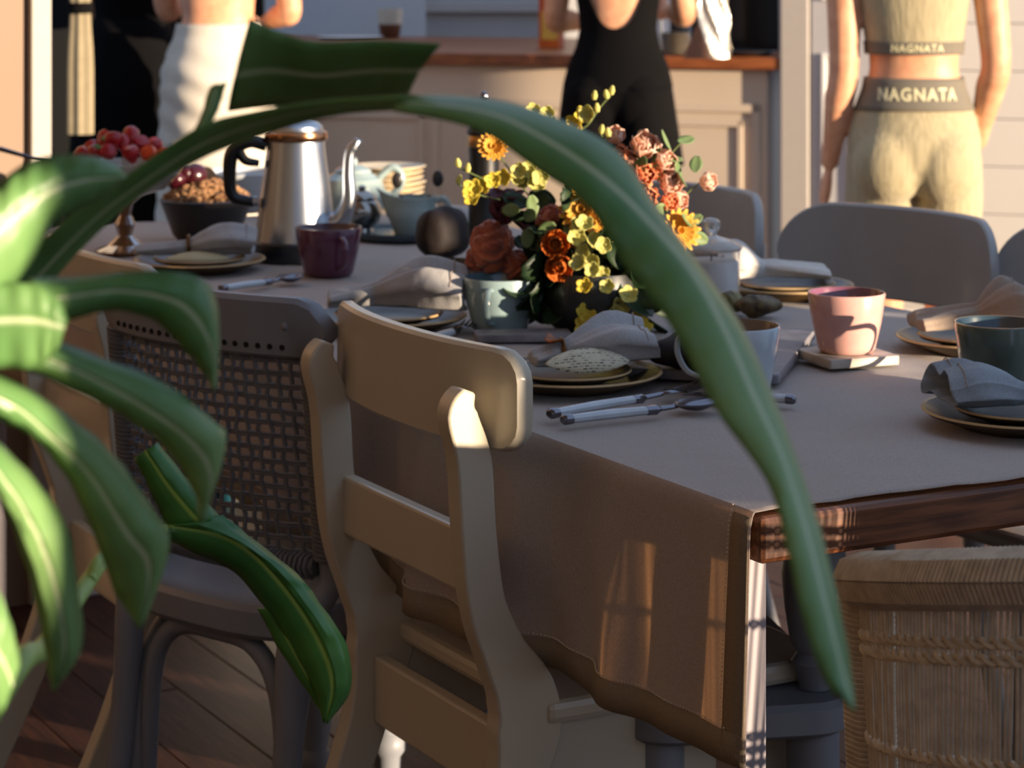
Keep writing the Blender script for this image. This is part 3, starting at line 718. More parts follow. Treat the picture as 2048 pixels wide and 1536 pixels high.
MB().add(*tube([(-.063, -.004, .165), (-.086, -.008, .17), (-.098, -.01, .187)], [.006, .008, .009], 10, sm=4)).build('thumb_rest', M_bake, cp)
MB().add(*tube([(-.062, -.03, .102), (-.07, -.03, .102)], .009, 12)).build('hinge_boss', M_silver, cp)

# granola bowl with fruit on top
gb = on(413, 480); g = thing('granola_bowl', 'dark stoneware bowl heaped with granola', 'bowl', gb)
M_dark = mat('dark_stoneware', '2E2A28', .4, var=.25, scale=30, coat=.2)
MB().add(*lathe([(0, 0), (.052, 0), (.062, .012), (.085, .075), (.0815, .077), (.058, .018), (0, .012)], 44)).build('body', M_dark, g)
gr = MB(); rnd = random.Random(5)
for i in range(420):
    a = rnd.uniform(0, 6.28); rr = .078*math.sqrt(rnd.random()); z = .07+.034*(1-(rr/.08)**2)+rnd.uniform(-.004, .006)
    vv, ff = ball((rr*math.cos(a), rr*math.sin(a), z), rnd.uniform(.004, .0085), 6, 5, (1, rnd.uniform(.6, 1), rnd.uniform(.5, .9))); gr.add(vv, ff)
go = gr.build('granola', mat('granola_oats', 'B98F63', .8, scale=90, hex2='7A5234', bump=.3)); tag(go, 'golden brown granola heaped in the dark bowl', 'granola'); go['kind'] = 'stuff'; go.location = gb
M_berry = mat('dark_cherry', '3A0A14', .3, var=.3, coat=.3)
for i, (px, py, r_) in enumerate(((352, 358, .020), (372, 348, .018), (388, 352, .024), (360, 372, .018))):
    p = at(px, py, gb.y-.01+.008*i); lump('plum', 'dark red plum lying on the heaped granola', 'fruit', p, r_, (1, 1, 1), M_berry, 60+i, 'dark plums on the granola', .03)
# crusty bread behind the granola
lump('bread', 'crusty brown bread piece behind the granola bowl', 'bread', on(425, 436)+Vector((-.03, -.03, .06)), .045, (.95, .7, 1.0), mat('bread_crust', '9C6E45', .8, hex2='6B4426', scale=25, bump=.5), 33)
# pale bowl behind the pot handle
pb = on(490, 424); pbo = thing('serving_bowl', 'pale blue-white bowl behind the coffee pot handle', 'bowl', pb)
MB().add(*lathe([(0, 0), (.04, 0), (.05, .012), (.082, .082), (.079, .084), (.046, .018), (0, .014)], 40)).build('body', mat('pale_glaze', 'C6CCD0', .3, coat=.4, var=.06), pbo)

# amber pedestal dish with strawberries
bs = on(250, 505); bd = thing('pedestal_dish', 'amber cut-glass pedestal dish full of red berries', 'dish', bs)
M_amber = mat('amber_glass', '8A5A2C', .12, var=.4, scale=50, coat=.6, transmission=.35)
v, f = lathe([(0, 0), (.05, 0), (.052, .005), (.03, .014), (.012, .03), (.018, .05), (.011, .066), (.016, .088), (.03, .1)], 24)
MB().add(v, f).build('stem', M_amber, bd, smooth=False)
v, f = lathe([(.0, .098), (.03, .1), (.07, .112), (.098, .14), (.104, .158), (.1, .158), (.09, .142), (.0, .118)], 28)
MB().add(v, f).build('bowl', mat('pale_cut_glass', 'B0A79A', .15, coat=.6, var=.3, scale=60), bd, smooth=False)
M_straw = mat('strawberry', 'B4161C', .35, var=.35, scale=90, coat=.3, bump=.2)
M_straw2 = mat('orange_berry', 'E0491A', .35, var=.2, scale=90, coat=.3, bump=.2)
M_calyx = mat('calyx_green', '5A7A32', .6)
proto = None
spots = [(-.07, -.03, 0), (-.045, -.05, 0), (-.02, -.06, 0), (.02, -.062, 0), (.05, -.05, 1), (.075, -.03, 1), (-.03, -.01, 0), (.0, -.02, 0), (.03, -.015, 0), (-.06, .02, 0), (.05, .015, 0), (.0, .03, 0), (-.015, -.035, 0), (.012, -.005, 0), (-.04, .03, 0)]
for i, (x, y, kind) in enumerate(spots):
    z = .165+.030*(1-(x*x+y*y)/.008)+(.012 if i > 11 else 0)
    s_ = thing('strawberry', 'orange-red strawberry at the rim of the amber pedestal dish' if kind else 'dark red strawberry heaped in the amber pedestal dish', 'strawberry', bs+Vector((x, y, z)), i*1.3, 'strawberries in the pedestal dish')
    s_.rotation_euler = (R(40*math.sin(i*2.1)), R(50*math.cos(i*1.7)), i*1.3)
    MB().add(*lathe([(0, -.02), (.007, -.016), (.013, -.006), (.0155, .004), (.012, .012), (.0, .014)], 14)).build('flesh', M_straw2 if kind else M_straw, s_)
    if i % 5 == 1: MB().add(*lathe([(.0, .014), (.007, .0155), (.009, .013)], 6)).build('calyx', M_calyx, s_, smooth=False, solid=.0008)
spn = tag(MB().add(*tube([(-.095, -.01, .15), (-.15, -.02, .165), (-.215, -.03, .185)], [.004, .003, .0045], 8)).build('serving_spoon', M_steel, loc=bs), 'thin metal spoon handle sticking out of the pedestal dish', 'spoon')

# tray with silver sugar pot and teal creamer, teapot, plate stack
ty = on(800, 476); tro = MB().add(*lathe([(0, .001), (.085, .001), (.094, .008), (.096, .016), (.092, .016), (.086, .010), (0, .009)], 44)).build('tray', mat('dark_teal_tray', '3C4C52', .35, coat=.3, var=.15), loc=ty)
tag(tro, 'dark teal round tray under the creamer and silver sugar pot', 'tray')
M_teal = mat('teal_glaze', '9DB0AE', .22, var=.14, scale=20, coat=.5)
sg = on(724, 462, TZ+.01); so_ = thing('sugar_pot', 'small round silver sugar pot with lid beside the creamer', 'sugar pot', sg)
M_chrome = mat('chrome', 'A9A59E', .14, 1., var=.2, scale=30)
MB().add(*lathe([(0, 0), (.022, 0), (.02, .006), (.032, .018), (.037, .034), (.034, .05), (.026, .058), (.028, .061)], 32)).build('body', M_chrome, so_)
MB().add(*lathe([(.028, .061), (.026, .066), (.012, .074), (.006, .076), (.008, .082), (0, .086)], 32)).build('lid', M_chrome, so_)
cr_ = on(826, 466, TZ+.01); cro = thing('creamer', 'pale teal glazed creamer with spout and loop handle on the tray', 'jug', cr_)
rings = []
for (r, z) in ((.034, 0), (.037, .006), (.046, .03), (.047, .045), (.043, .06), (.045, .068)):
    ring = []
    for q in range(40):
        a = 2*math.pi*q/40; k = max(0, -math.cos(a))**6*max(0, (z-.03)/.038); ring.append((r*math.cos(a)-k*.024, r*.92*math.sin(a)*(1-.3*k), z+k*.016))
    rings.append(ring)
inner = [[(p[0]*.93, p[1]*.93, p[2]) for p in rings[5]], [(p[0]*.85, p[1]*.85, .03) for p in rings[3]], [(p[0]*.5, p[1]*.5, .012) for p in rings[0]]]
MB().add(*loft(rings+inner)).build('body', M_teal, cro)
MB().add(*tube([(.04, -.008, .06), (.056, -.01, .064), (.066, -.012, .05), (.062, -.012, .03), (.045, -.01, .02)], .006, 10, sm=5)).build('handle', M_teal, cro)
for (x, y, top, lab) in ((-.022, .01, (-.03, .02, .095), 'dark spoon leaning left out of the pale teal creamer'), (.03, .01, (.045, .02, .098), 'dark spoon leaning right out of the pale teal creamer')):
    s_ = thing('teaspoon', lab, 'spoon', cr_)
    MB().add(*tube([(x*.4, y*.4, .02), (x, y, .07)], .0022, 6)).build('handle', M_dark, s_)
    MB().add(*ball(top, .014, 12, 8, (.75, .35, 1.1))).build('bowl', M_dark, s_)
tp = on(706, 444); tpo = thing('teapot', 'pale teal teapot with round lid and loop handle behind the pot spout', 'teapot', tp)
MB().add(*lathe([(0, 0), (.04, 0), (.044, .004), (.062, .03), (.066, .055), (.056, .085), (.036, .096), (.034, .098)], 40)).build('body', M_teal, tpo)
lid = MB().add(*lathe([(.036, .098), (.035, .102), (.02, .110), (.0, .112)], 32)).build('lid', M_teal, tpo)
MB().add(*ball((0, 0, .118), .009, 12, 8)).build('knob', M_teal, lid)
MB().add(*tube([(.052, 0, .088), (.075, 0, .106), (.092, 0, .096), (.092, 0, .07), (.064, 0, .04)], .0075, 10, sm=5)).build('handle', M_teal, tpo)
MB().add(*tube([(-.055, 0, .04), (-.08, 0, .055), (-.095, 0, .09)], [.014, .01, .007], 12, sm=4)).build('spout', M_teal, tpo)
M_cplate = mat('cream_stoneware', 'E3D2B0', .45, var=.1, scale=30)
ps = on(776, 416)
for i in range(8):
    o = MB().add(*lathe([(0, 0), (.045, 0), (.05, .003), (.074, .0105), (.0755, .012), (.074, .013), (.05, .006), (0, .004)], 40, .01, i)).build('plate', M_cplate, loc=ps+Vector((.002*math.sin(i*2), .002*math.cos(i*3), .0108*i)))
    tag(o, 'cream stoneware plate in the stack behind the teal creamer', 'plate', 'stack of cream plates')

# pepper mill
pmill = thing('pepper_mill', 'tall black pepper mill with metal collar and knob behind the flowers', 'pepper mill', on(968, 482))
M_mill = mat('black_lacquer', '0F0D0C', .42, coat=.1, var=.1)
MB().add(*lathe([(0, 0), (.033, 0), (.033, .01), (.029, .02), (.028, .15), (.029, .172)], 32)).build('body', M_mill, pmill)
MB().add(*lathe([(.029, .172), (.0305, .175), (.0305, .19), (.029, .193)], 32)).build('collar', M_gold, pmill)
MB().add(*lathe([(.029, .193), (.033, .198), (.027, .21), (.02, .222), (.0, .226)], 32)).build('head', M_mill, pmill)
MB().add(*lathe([(0, .225), (.004, .226), (.004, .252), (.0085, .258), (.009, .266), (.006, .272), (0, .274)], 20)).build('knob', M_steel, pmill)

# candle jar
cj = on(1422, 612); cjo = thing('candle_jar', 'white candle in a clear glass jar with knobbed glass lid', 'candle', cj)
M_wax = mat('white_wax', 'E9E6E2', .45, var=.03)
M_glass = mat('clear_glass', 'FFFFFF', .03, var=0, transmission=1., ior=1.3)
MB().add(*lathe([(0, .004), (.0395, .004), (.0405, .008), (.0405, .066), (.038, .069), (0, .068)], 40)).build('wax', M_wax, cjo)
MB().add(*lathe([(0, 0), (.042, 0), (.043, .003), (.043, .082), (.0415, .082), (.0412, .003), (0, .002)], 40)).build('glass', M_glass, cjo)
lid = MB().add(*lathe([(0, .084), (.045, .084), (.047, .088), (.045, .092), (.03, .099), (.012, .104), (.008, .106), (0, .106)], 40)).build('lid', mat('lid_glass', 'E6E2DA', .08, var=.05, transmission=.6, ior=1.35), cjo)
MB().add(*lathe([(0, .106), (.008, .106), (.009, .11), (.014, .118), (.014, .126), (.008, .131), (0, .132)], 10)).build('knob', mat('lid_glass', 'E6E2DA'), lid, smooth=False)
MB().add(*tube([(0, 0, .068), (.001, 0, .076)], .001, 6)).build('wick', M_dark, cjo)
# teal bottle on the far ivory chair
bt = thing('bottle', 'small dark teal bottle standing on the seat of the hidden ivory chair', 'bottle', T(.02, 1.43, .473))
MB().add(*lathe([(0, 0), (.022, 0), (.025, .004), (.025, .10), (.022, .125), (.015, .14)], 24)).build('body', mat('teal_plastic', '1F5566', .4), bt)
MB().add(*lathe([(.015, .14), (.016, .15), (.012, .158), (0, .16)], 24)).build('cap', mat('teal_plastic', '1F5566'), bt)
#@@COUNTER
# ------------------------------------------------------------------ things on the kitchen worktop
WZ = .935
c = on(780, 76, WZ); k = thing('tumbler', 'two-tone brown and cream tumbler standing on the worktop', 'cup', c)
MB().add(*lathe([(0, 0), (.03, 0), (.038, .008), (.046, .055)], 28)).build('base_glaze', mat('brown_dip', '6A4028', .5), k)
MB().add(*lathe([(.046, .055), (.05, .115), (.047, .115), (.042, .05), (0, .03)], 28)).build('body', mat('cream_dip', 'CFC3AE', .45), k)
c = on(700, 80, WZ); o = tag(MB().add(*lathe([(0, .001), (.1, .001), (.13, .012), (.127, .014), (.1, .006), (0, .005)], 36)).build('platter', mat('pale_ceramic', 'CFC8C2', .4), loc=c+Vector((0, 0, 0))), 'flat pale platter lying on the worktop beside the tumbler', 'platter')
c = on(1103, 96, WZ); k = thing('food_carton', 'upright orange food carton standing on the worktop', 'carton', c, R(-20))
MB().add(*box(-.038, .038, -.03, .03, 0, .25)).build('box', mat('orange_card', 'D9661C', .5, scale=9, hex2='C04A10'), k, smooth=False, bevel=.003)
MB().add(*box(-.026, .034, -.0315, -.0302, .03, .13)).build('label_patch', mat('yellow_print', 'E8B44A', .5), k, smooth=False)
c = on(1352, 110, WZ); k = thing('glass_jar', 'clear glass jar half full of grain on the worktop', 'jar', c)
MB().add(*lathe([(0, .004), (.046, .004), (.048, .075), (0, .078)], 28)).build('grain', mat('dark_grain', '6A5C48', .8, scale=200, hex2='3A3226', bump=.4), k)
MB().add(*lathe([(0, 0), (.05, 0), (.052, .004), (.052, .15), (.045, .17), (.045, .185), (.043, .185), (.043, .17), (.05, .148), (.0495, .003), (0, .002)], 32)).build('glass', M_glass, k)
MB().add(*lathe([(0, .186), (.047, .186), (.047, .205), (0, .207)], 28)).build('lid', M_dark, k)
c = on(1424, 116, WZ); k = thing('foil_pouch', 'crumpled silver foil pouch standing on the worktop', 'pouch', c, R(10))
def pf_(s, t):
    z = t*.26; w = .062*(1-.45*t)+.004*math.sin(9*t+4*s); d = .03*(1-t)+.002
    a = 2*math.pi*s; return (w*math.cos(a)+.01*t+.004*math.sin(17*t+6*a), d*math.sin(a)+.004*math.sin(13*t+5*a), z)
MB().add(*grid(pf_, 40, 22)).build('bag', mat('crumpled_foil', 'D6CFC2', .3, .75, scale=30, bump=.6), k, smooth=False)
MB().add(*prism([(-.105, 0), (-.02, 0), (-.055, .115)], (0, .01, 0), (1, 0, 0), (0, 0, 1), (0, -.045, 0))).build('side_flap', mat('brown_paper', '8A5F45', .7), k, smooth=False)
c = on(1500, 112, WZ); tag(MB().add(*lathe([(0, .002), (.06, .002), (.085, .016), (.082, .018), (.058, .006), (0, .006)], 32)).build('shallow_dish', M_dark, loc=c), 'black shallow dish at the right end of the worktop', 'dish')
#@@PLANT
# ------------------------------------------------------------------ flower arrangement
fc = on(1190, 664); FY = fc.y
fa = thing('flower_arrangement', 'loose arrangement of peach, rust and yellow flowers with dark foliage', 'flowers', fc)
def fl(px, py, dy=0.):
    p = at(px, py, FY+dy)-fc; p.z = max(p.z, .018); return p
MB().add(*lathe([(0, 0), (.05, 0), (.062, .012), (.07, .05), (.06, .085), (.056, .085), (.06, .05), (0, .02)], 32)).build('vase', mat('dark_vase', '1E211F', .4, coat=.3), fa)
def petal_mesh(L, W, curl, n=7, m=5, cup=.3, ruf=0.):
    v = []
    for i in range(n+1):
        t = i/n; w = W*math.sin(math.pi*(t*.86+.07))**.8
        for j in range(m):
            s_ = 2*j/(m-1)-1; v.append((L*t*math.cos(curl*t), w*s_, L*t*math.sin(curl*t)+cup*w*s_*s_+ruf*math.sin(9*t+5*s_)*W*t))
    return v, [(i*m+j, (i+1)*m+j, (i+1)*m+j+1, i*m+j+1) for i in range(n) for j in range(m-1)]
def flower_mesh(layers):
    mb = MB()
    for (n, L, W, curl, tilt, cup, ruf, off) in layers:
        for k in range(n):
            pv = petal_mesh(L, W, curl, cup=cup, ruf=ruf)
            M = Matrix.Rotation(2*math.pi*k/n+off, 4, 'Z') @ Matrix.Rotation(-tilt, 4, 'Y')
            mb.add(*xf(pv, M))
    return mb
def mk(name, mb, m, solid=.0006):
    o = mb.build(name, m, solid=solid); me = o.data; bpy.data.objects.remove(o)
    return me, solid
def put(name, mesh, pos, direction, scale=1., roll=0.):
    o = bpy.data.objects.new(name, mesh[0]); COL.objects.link(o); o.parent = fa; o.location = pos
    o.rotation_euler = (Vector(direction).to_track_quat('Z', 'Y') @ Quaternion((0, 0, 1), roll)).to_euler(); o.scale = (scale,)*3
    if mesh[1]:
        md = o.modifiers.new('thickness', 'SOLIDIFY'); md.thickness = mesh[1]
    return o
M_peach = mat('peach_petal', 'F0B48E', .6, var=.2, scale=60, trans=.3, hex2='E8905E')
M_blush = mat('blush_petal', 'F3DCCB', .6, var=.1, scale=60, trans=.3, hex2='EDBFA6')
M_yel = mat('yellow_petal', 'E8D24E', .6, var=.15, scale=60, trans=.3)
M_lime = mat('lime_petal', 'DAD57E', .6, var=.2, scale=60, trans=.3)
M_gyel = mat('golden_petal', 'F0B84A', .6, var=.2, scale=60, trans=.3)
M_or = mat('orange_petal', 'D9701E', .6, var=.3, scale=60, trans=.25)
M_rust = mat('rust_celosia', 'C4683F', .7, hex2='8A3A26', scale=40, bump=.4, sheen=.4)
M_plum = mat('plum_petal', '7A3A4A', .5, hex2='4A1E2C', scale=30, trans=.15)
M_leafd = mat('dark_foliage', '2E4526', .5, hex2='1B2E1A', scale=25, trans=.15)
M_leafl = mat('pale_foliage', '8FA070', .55, hex2='6A8450', scale=25, trans=.3)
M_stem = mat('green_stem', '5E6B3A', .6)
ROSE_P = mk('rose', flower_mesh([(5, .026, .013, .9, .25, .5, .15, 0), (5, .022, .012, .7, .75, .6, .15, .6), (4, .018, .010, .4, 1.15, .7, .1, .2)]), M_peach)
ROSE_B = mk('rose', flower_mesh([(5, .028, .014, .9, .25, .5, .18, 0), (5, .024, .012, .7, .8, .6, .15, .6), (3, .02, .010, .4, 1.2, .7, .1, .2)]), M_blush)
ORCH = mk('orchid', flower_mesh([(5, .015, .006, .3, .25, .3, .05, 0), (3, .008, .004, -.5, .9, .6, .1, .3)]), M_yel)
ORCHL = mk('orchid', flower_mesh([(5, .015, .0065, .3, .35, .3, .05, 0), (3, .008, .004, -.5, .9, .6, .1, .3)]), M_lime)
DAISY = mk('daisy', flower_mesh([(16, .030, .005, .25, .12, .2, .02, 0), (14, .024, .0045, .3, .4, .2, .02, .2), (10, .012, .004, .2, .9, .2, 0, 0)]), M_gyel)
MARI = mk('marigold', flower_mesh([(9, .026, .010, .6, .2, .3, .35, 0), (9, .021, .009, .6, .6, .3, .35, .3), (7, .015, .007, .4, 1.0, .3, .3, 0)]), M_or)
TULIP = mk('tulip', flower_mesh([(3, .058, .021, -.35, 1.33, .9, .02, 0), (3, .056, .021, -.38, 1.36, .9, .02, 1.05)]), M_plum, .001)
LEAFD = mk('leaf', MB().add(*petal_mesh(.045, .016, .5, 8, 5, .25)), M_leafd)
LEAFDB = mk('leaf', MB().add(*petal_mesh(.075, .024, .7, 8, 5, .25)), M_leafd)
LEAFL = mk('leaf', MB().add(*petal_mesh(.03, .0095, .3, 8, 5, .25)), M_leafl)
BUD = mk('bud', MB().add(*lathe([(0, 0), (.003, .001), (.0042, .006), (.002, .012), (0, .013)], 8)), M_lime, 0)
def celosia(r, seed):
    rnd = random.Random(seed); v, f = ball((0, 0, 0), r, 72, 50, (1, .8, 1.05)); ph = [rnd.uniform(0, 6.3) for _ in range(6)]
    v = [p*(.86+.22*abs(math.sin(p.x/r*5+ph[0]+2.6*math.sin(p.z/r*4+ph[1])+p.y/r*2))+.07*abs(math.sin(p.z/r*13+p.y/r*8+3*math.sin(p.x/r*6))+ph[2]*0)) for p in v]
    return mk('celosia', MB().add(v, f), M_rust, 0)
cel = celosia(.032, 1)
for px, py, dy, s_ in ((985, 492, .06, 1.1), (1040, 535, .05, .75), (1100, 440, .0, .62)):
    put('celosia', cel, fl(px, py, dy), (random.uniform(-.5, .5), -.6, 1), s_, px)
put('celosia', cel, fl(960, 520, .07), (-.7, -.4, .7), .62, 1)
put('tulip', TULIP, fl(1010, 448, .05), (-.05, -.15, 1), .95, .4); put('tulip', TULIP, fl(1066, 500, .02), (.1, -.1, 1), .8, 1.1)
V3 = Vector
for px, py, dy, s_, d in ((1285, 300, 0, 1.25, (.1, -1, .5)), (1318, 322, -.01, 1.0, (.6, -1, .1)), (1268, 330, .01, 1.0, (-.3, -1, .4)), (1300, 310, .02, 1.0, (0, -.8, 1)), (1400, 365, 0, .85, (1, -.8, .2)), (1330, 370, -.01, 1.1, (.5, -1, .2)), (1345, 395, 0, .9, (.6, -1, -.2)), (1335, 445, -.01, .8, (.5, -1, .0)), (1235, 285, .02, .9, (-.3, -.8, .9))):
    put('rose', ROSE_B, fl(px, py, dy), d, s_, px*.3)
for px, py, dy, s_, d in ((1285, 350, -.02, 1.15, (.1, -1, .1)), (1310, 345, -.005, 1.0, (.3, -1, .3)), (1293, 390, -.02, 1.1, (.0, -1, .0)), (1330, 400, -.015, .9, (.4, -1, -.1)), (1262, 365, -.01, .8, (-.4, -1, .1)), (1250, 310, 0, .85, (-.5, -1, .3)), (1300, 412, -.01, .9, (.1, -1, -.4)), (1230, 370, 0, .9, (-.2, -1, .2))):
    put('rose', ROSE_P, fl(px, py, dy), d, s_, px*.2)
put('daisy', DAISY, fl(1355, 462, -.03), (.5, -1, .25), 1.1); put('daisy', DAISY, fl(1165, 420, -.03), (-.3, -1, .3), 1.15)
put('daisy', DAISY, fl(985, 295, .02), (.1, -1, .4), .8); put('daisy', DAISY, fl(1195, 440, -.01), (.2, -1, .0), .8)
put('marigold', MARI, fl(1110, 490, -.03), (.0, -1, .2), 1.1); put('marigold', MARI, fl(1115, 525, -.03), (.1, -1, -.3), 1.1); put('marigold', MARI, fl(1140, 480, 0), (.3, -1, .4), .8)
for px, py, yl in ((1065, 222, 0), (1095, 225, 0), (1100, 245, 0), (1085, 240, 0), (1150, 245, 1), (1165, 232, 1), (1178, 228, 0), (1145, 255, 1), (1040, 345, 0), (1060, 350, 0), (1050, 365, 0), (1035, 362, 0), (1072, 368, 0), (1078, 352, 0), (1055, 335, 0), (985, 360, 1), (1010, 355, 1), (945, 380, 1), (945, 395, 1), (970, 370, 1), (1155, 447, 0), (1168, 452, 0), (1150, 470, 0), (1185, 480, 0), (1170, 500, 0), (1190, 520, 0), (1160, 530, 0), (1185, 540, 0), (1205, 550, 0), (1170, 575, 1), (1175, 600, 1), (1165, 630, 1), (1180, 640, 1), (1172, 655, 1), (1200, 655, 1), (1190, 648, 1), (1235, 615, 0), (1245, 600, 0), (1255, 595, 0), (1228, 625, 0), (1275, 650, 1), (1285, 665, 1), (1280, 672, 1), (1270, 640, 1), (1215, 575, 0), (1195, 560, 0), (1215, 470, 0), (1205, 490, 0)):
    put('orchid', ORCH if yl else ORCHL, fl(px, py, -.075+random.uniform(-.02, .03) if py > 430 else random.uniform(-.03, .01)), (random.uniform(-.6, .6), -1, random.uniform(-.1, .8)), random.uniform(.9, 1.2), random.random()*6)
rl = random.Random(12)
for i in range(150):
    px = rl.gauss(1150, 85); py = rl.uniform(380, 680)
    if px < 1035 and py > 520: px = 1050+rl.random()*120
    px = max(1060, min(1300, px))
    put('leaf', LEAFD, fl(px, py, rl.uniform(-.03, .08)), (rl.uniform(-1, 1), rl.uniform(-1, .2), rl.uniform(-.05, 1)), rl.uniform(.6, 1.15), rl.random()*6)
for i in range(40):
    a = rl.uniform(0, 6.28); p = V3((.075*math.cos(a)+.02*math.copysign(1, math.cos(a)), .06*math.sin(a), rl.uniform(.05, .13)))
    if p.x < -.01: p.y = abs(p.y)
    put('leaf', LEAFDB, p*V3((.7, .7, 1)), (math.cos(a), math.sin(a)-.3, rl.uniform(-.1, .5)), rl.uniform(.7, 1.1), rl.random()*6)
for px, py, d in ((1325, 315, (.6, -.3, 1)), (1340, 300, (.9, -.3, .8)), (1350, 325, (1, -.3, -.2)), (1357, 285, (.5, -.3, 1)), (1315, 335, (-.4, -.6, .8)), (1300, 335, (.8, -1, .1)), (1270, 345, (-.6, -1, .2)), (1390, 345, (.0, -.5, 1)), (1370, 450, (.3, -.6, 1)), (1385, 450, (.8, -.6, .8)), (1382, 470, (.8, -.8, -.3)), (1335, 420, (.5, -1, -.2)), (1310, 440, (.3, -1, -.3)), (1355, 340, (1, -.3, .3)), (1040, 420, (-.8, -.6, .2)), (1050, 440, (-.5, -1, -.3)), (1070, 430, (.3, -1, .1)), (1075, 470, (0, -1, .1)), (1105, 470, (.4, -1, -.2)), (1060, 455, (-.4, -1, -.5)), (1150, 500, (.2, -1, .2)), (1200, 505, (.6, -1, .1)), (1130, 450, (.0, -1, .6)), (1245, 520, (.9, -.7, -.2)), (1225, 510, (.9, -.6, -.1))):
    put('leaf', LEAFL, fl(px, py, -.03), d, 1.0, px)
def stem(pts, r=.0012): MB().add(*tube([fl(*p) for p in pts], r, 6, sm=4)).build('stem', M_stem, fa)
stem([(1170, 330, 0), (1160, 270, 0), (1180, 245, 0), (1200, 215, 0), (1222, 190, 0)]); stem([(1175, 330, 0), (1120, 280, 0), (1095, 240, 0), (1070, 225, 0)])
stem([(1200, 320, 0), (1207, 285, 0), (1202, 268, 0)]); stem([(1207, 285, 0), (1218, 275, 0)])
stem([(1310, 340, 0), (1335, 315, 0), (1365, 282, 0)]); stem([(1250, 640, 0), (1262, 625, -.03), (1275, 650, -.04)])
stem([(1180, 560, .0), (1172, 600, -.05), (1175, 660, -.055)]); stem([(1000, 400, 0), (960, 390, 0), (915, 368, 0)]); stem([(1000, 370, 0), (960, 355, 0), (918, 335, 0)])
stem([(1180, 500, 0), (1270, 400, 0), (1300, 330, 0)]); stem([(1180, 500, 0), (1330, 420, 0), (1400, 365, 0)]); stem([(1170, 560, 0), (1100, 450, 0), (990, 300, 0.02)]); stem([(1170, 520, 0), (1240, 420, .02), (1170, 330, 0)]); stem([(1180, 560, 0), (1290, 500, -.01), (1375, 460, -.01)])
for px, py in ((1222, 190), (1215, 198), (1188, 200), (1202, 268), (1218, 275), (1195, 225), (915, 368), (918, 335), (935, 345)): put('bud', BUD, fl(px, py), (rl.uniform(-.4, .4), -.2, 1), 1.1)

# ------------------------------------------------------------------ monstera plant in the foreground
mp_ = thing('monstera_plant', 'large potted monstera with split glossy leaves arching before the table', 'plant', (-.62, 1.25, 0))
MPO = Vector((-.62, 1.25, 0))
M_mon = mat('monstera_leaf', '86AA68', .4, hex2='56884A', scale=7, trans=.22, attr=('rib', 'CBD8AE', .02, .12), bump=.05, spec=.5)
M_mon2 = mat('monstera_leaf_dark', '5F9848', .3, hex2='3F7838', scale=9, trans=.28, attr=('rib', 'A6C25A', .03, .14), bump=.05)
def blade(rows, m, parent, name='lobe', n=7, fold=.012, k=4, tilt=0.):
    """rows: (edge a, midrib, edge b, depth[, depth offset of edges]) -> folded leaf surface"""
    def cr(idx): return catmull([at(r[idx][0], r[idx][1], r[3]+(0 if idx == 1 else fold+(tilt if idx == 2 else -tilt)*min(1, max(abs(r[0][0]-r[2][0]), abs(r[0][1]-r[2][1]))/60))) for r in rows], n)
    A, Mi, B = cr(0), cr(1), cr(2); v = []; a = []
    for i in range(len(A)):
        for j in range(k+1): t = j/k; p = A[i].lerp(Mi[i], t); p.y -= .5*fold*math.sin(math.pi*t)+.0012*math.sin(i*1.3)*(1-t); v.append(p-MPO); a.append(1-t)
        for j in range(1, k+1): t = j/k; p = Mi[i].lerp(B[i], t); p.y -= .5*fold*math.sin(math.pi*t)+.0012*math.sin(i*1.1+1)*t; v.append(p-MPO); a.append(t)
    w = 2*k+1; f = [(i*w+j, (i+1)*w+j, (i+1)*w+j+1, i*w+j+1) for i in range(len(A)-1) for j in range(w-1)]
    return MB().add(v, f, a).build(name, m, parent, solid=.0009, attr='rib')
# long arching leaf
lfA = thing('leaf', '', '', (0, 0, 0)); del lfA['label'], lfA['category']; lfA.parent = mp_
blade([((780, 219), (800, 203), (815, 190), 1.22), ((952, 259), (975, 226), (985, 200), 1.20), ((1071, 338), (1100, 285), (1120, 240), 1.18), ((1172, 410), (1215, 365), (1236, 305), 1.16), ((1240, 518), (1310, 455), (1318, 420), 1.15), ((1305, 600), (1390, 550), (1403, 538), 1.14), ((1369, 700), (1450, 660), (1480, 650), 1.13), ((1437, 828), (1507, 790), (1538, 775), 1.12), ((1533, 962), (1560, 905), (1588, 905), 1.11), ((1572, 1090), (1608, 1050), (1640, 1060), 1.10), ((1604, 1232), (1648, 1200), (1676, 1205), 1.09), ((1650, 1362), (1684, 1340), (1701, 1340), 1.085), ((1703, 1414), (1706, 1416), (1709, 1418), 1.08)], M_mon, lfA, fold=.01, tilt=.022)
blade([((-60, 760), (-60, 690), (-60, 650), 1.30), ((0, 690), (0, 650), (0, 605), 1.30), ((70, 605), (70, 560), (67, 500), 1.30), ((160, 500), (170, 455), (180, 400), 1.29), ((277, 393), (270, 375), (258, 347), 1.28), ((400, 318), (400, 290), (398, 255), 1.27), ((520, 272), (520, 245), (515, 222), 1.26), ((660, 232), (660, 215), (660, 198), 1.24), ((800, 217), (803, 203), (815, 190), 1.22)], M_mon, lfA, fold=.004, tilt=-.02)
blade([((455, 222), (470, 150), (500, 36), 1.275), ((540, 212), (545, 140), (552, 62), 1.285), ((640, 203), (640, 150), (630, 84), 1.29), ((740, 197), (745, 140), (755, 82), 1.29), ((815, 192), (840, 140), (882, 88), 1.285)], M_mon, lfA, fold=.006, tilt=-.035)
blade([((385, 268), (395, 262), (415, 255), 1.275), ((405, 225), (418, 222), (432, 228), 1.28), ((418, 180), (432, 178), (442, 200), 1.285), ((432, 168), (440, 168), (452, 165), 1.285)], M_mon, lfA, fold=.003)
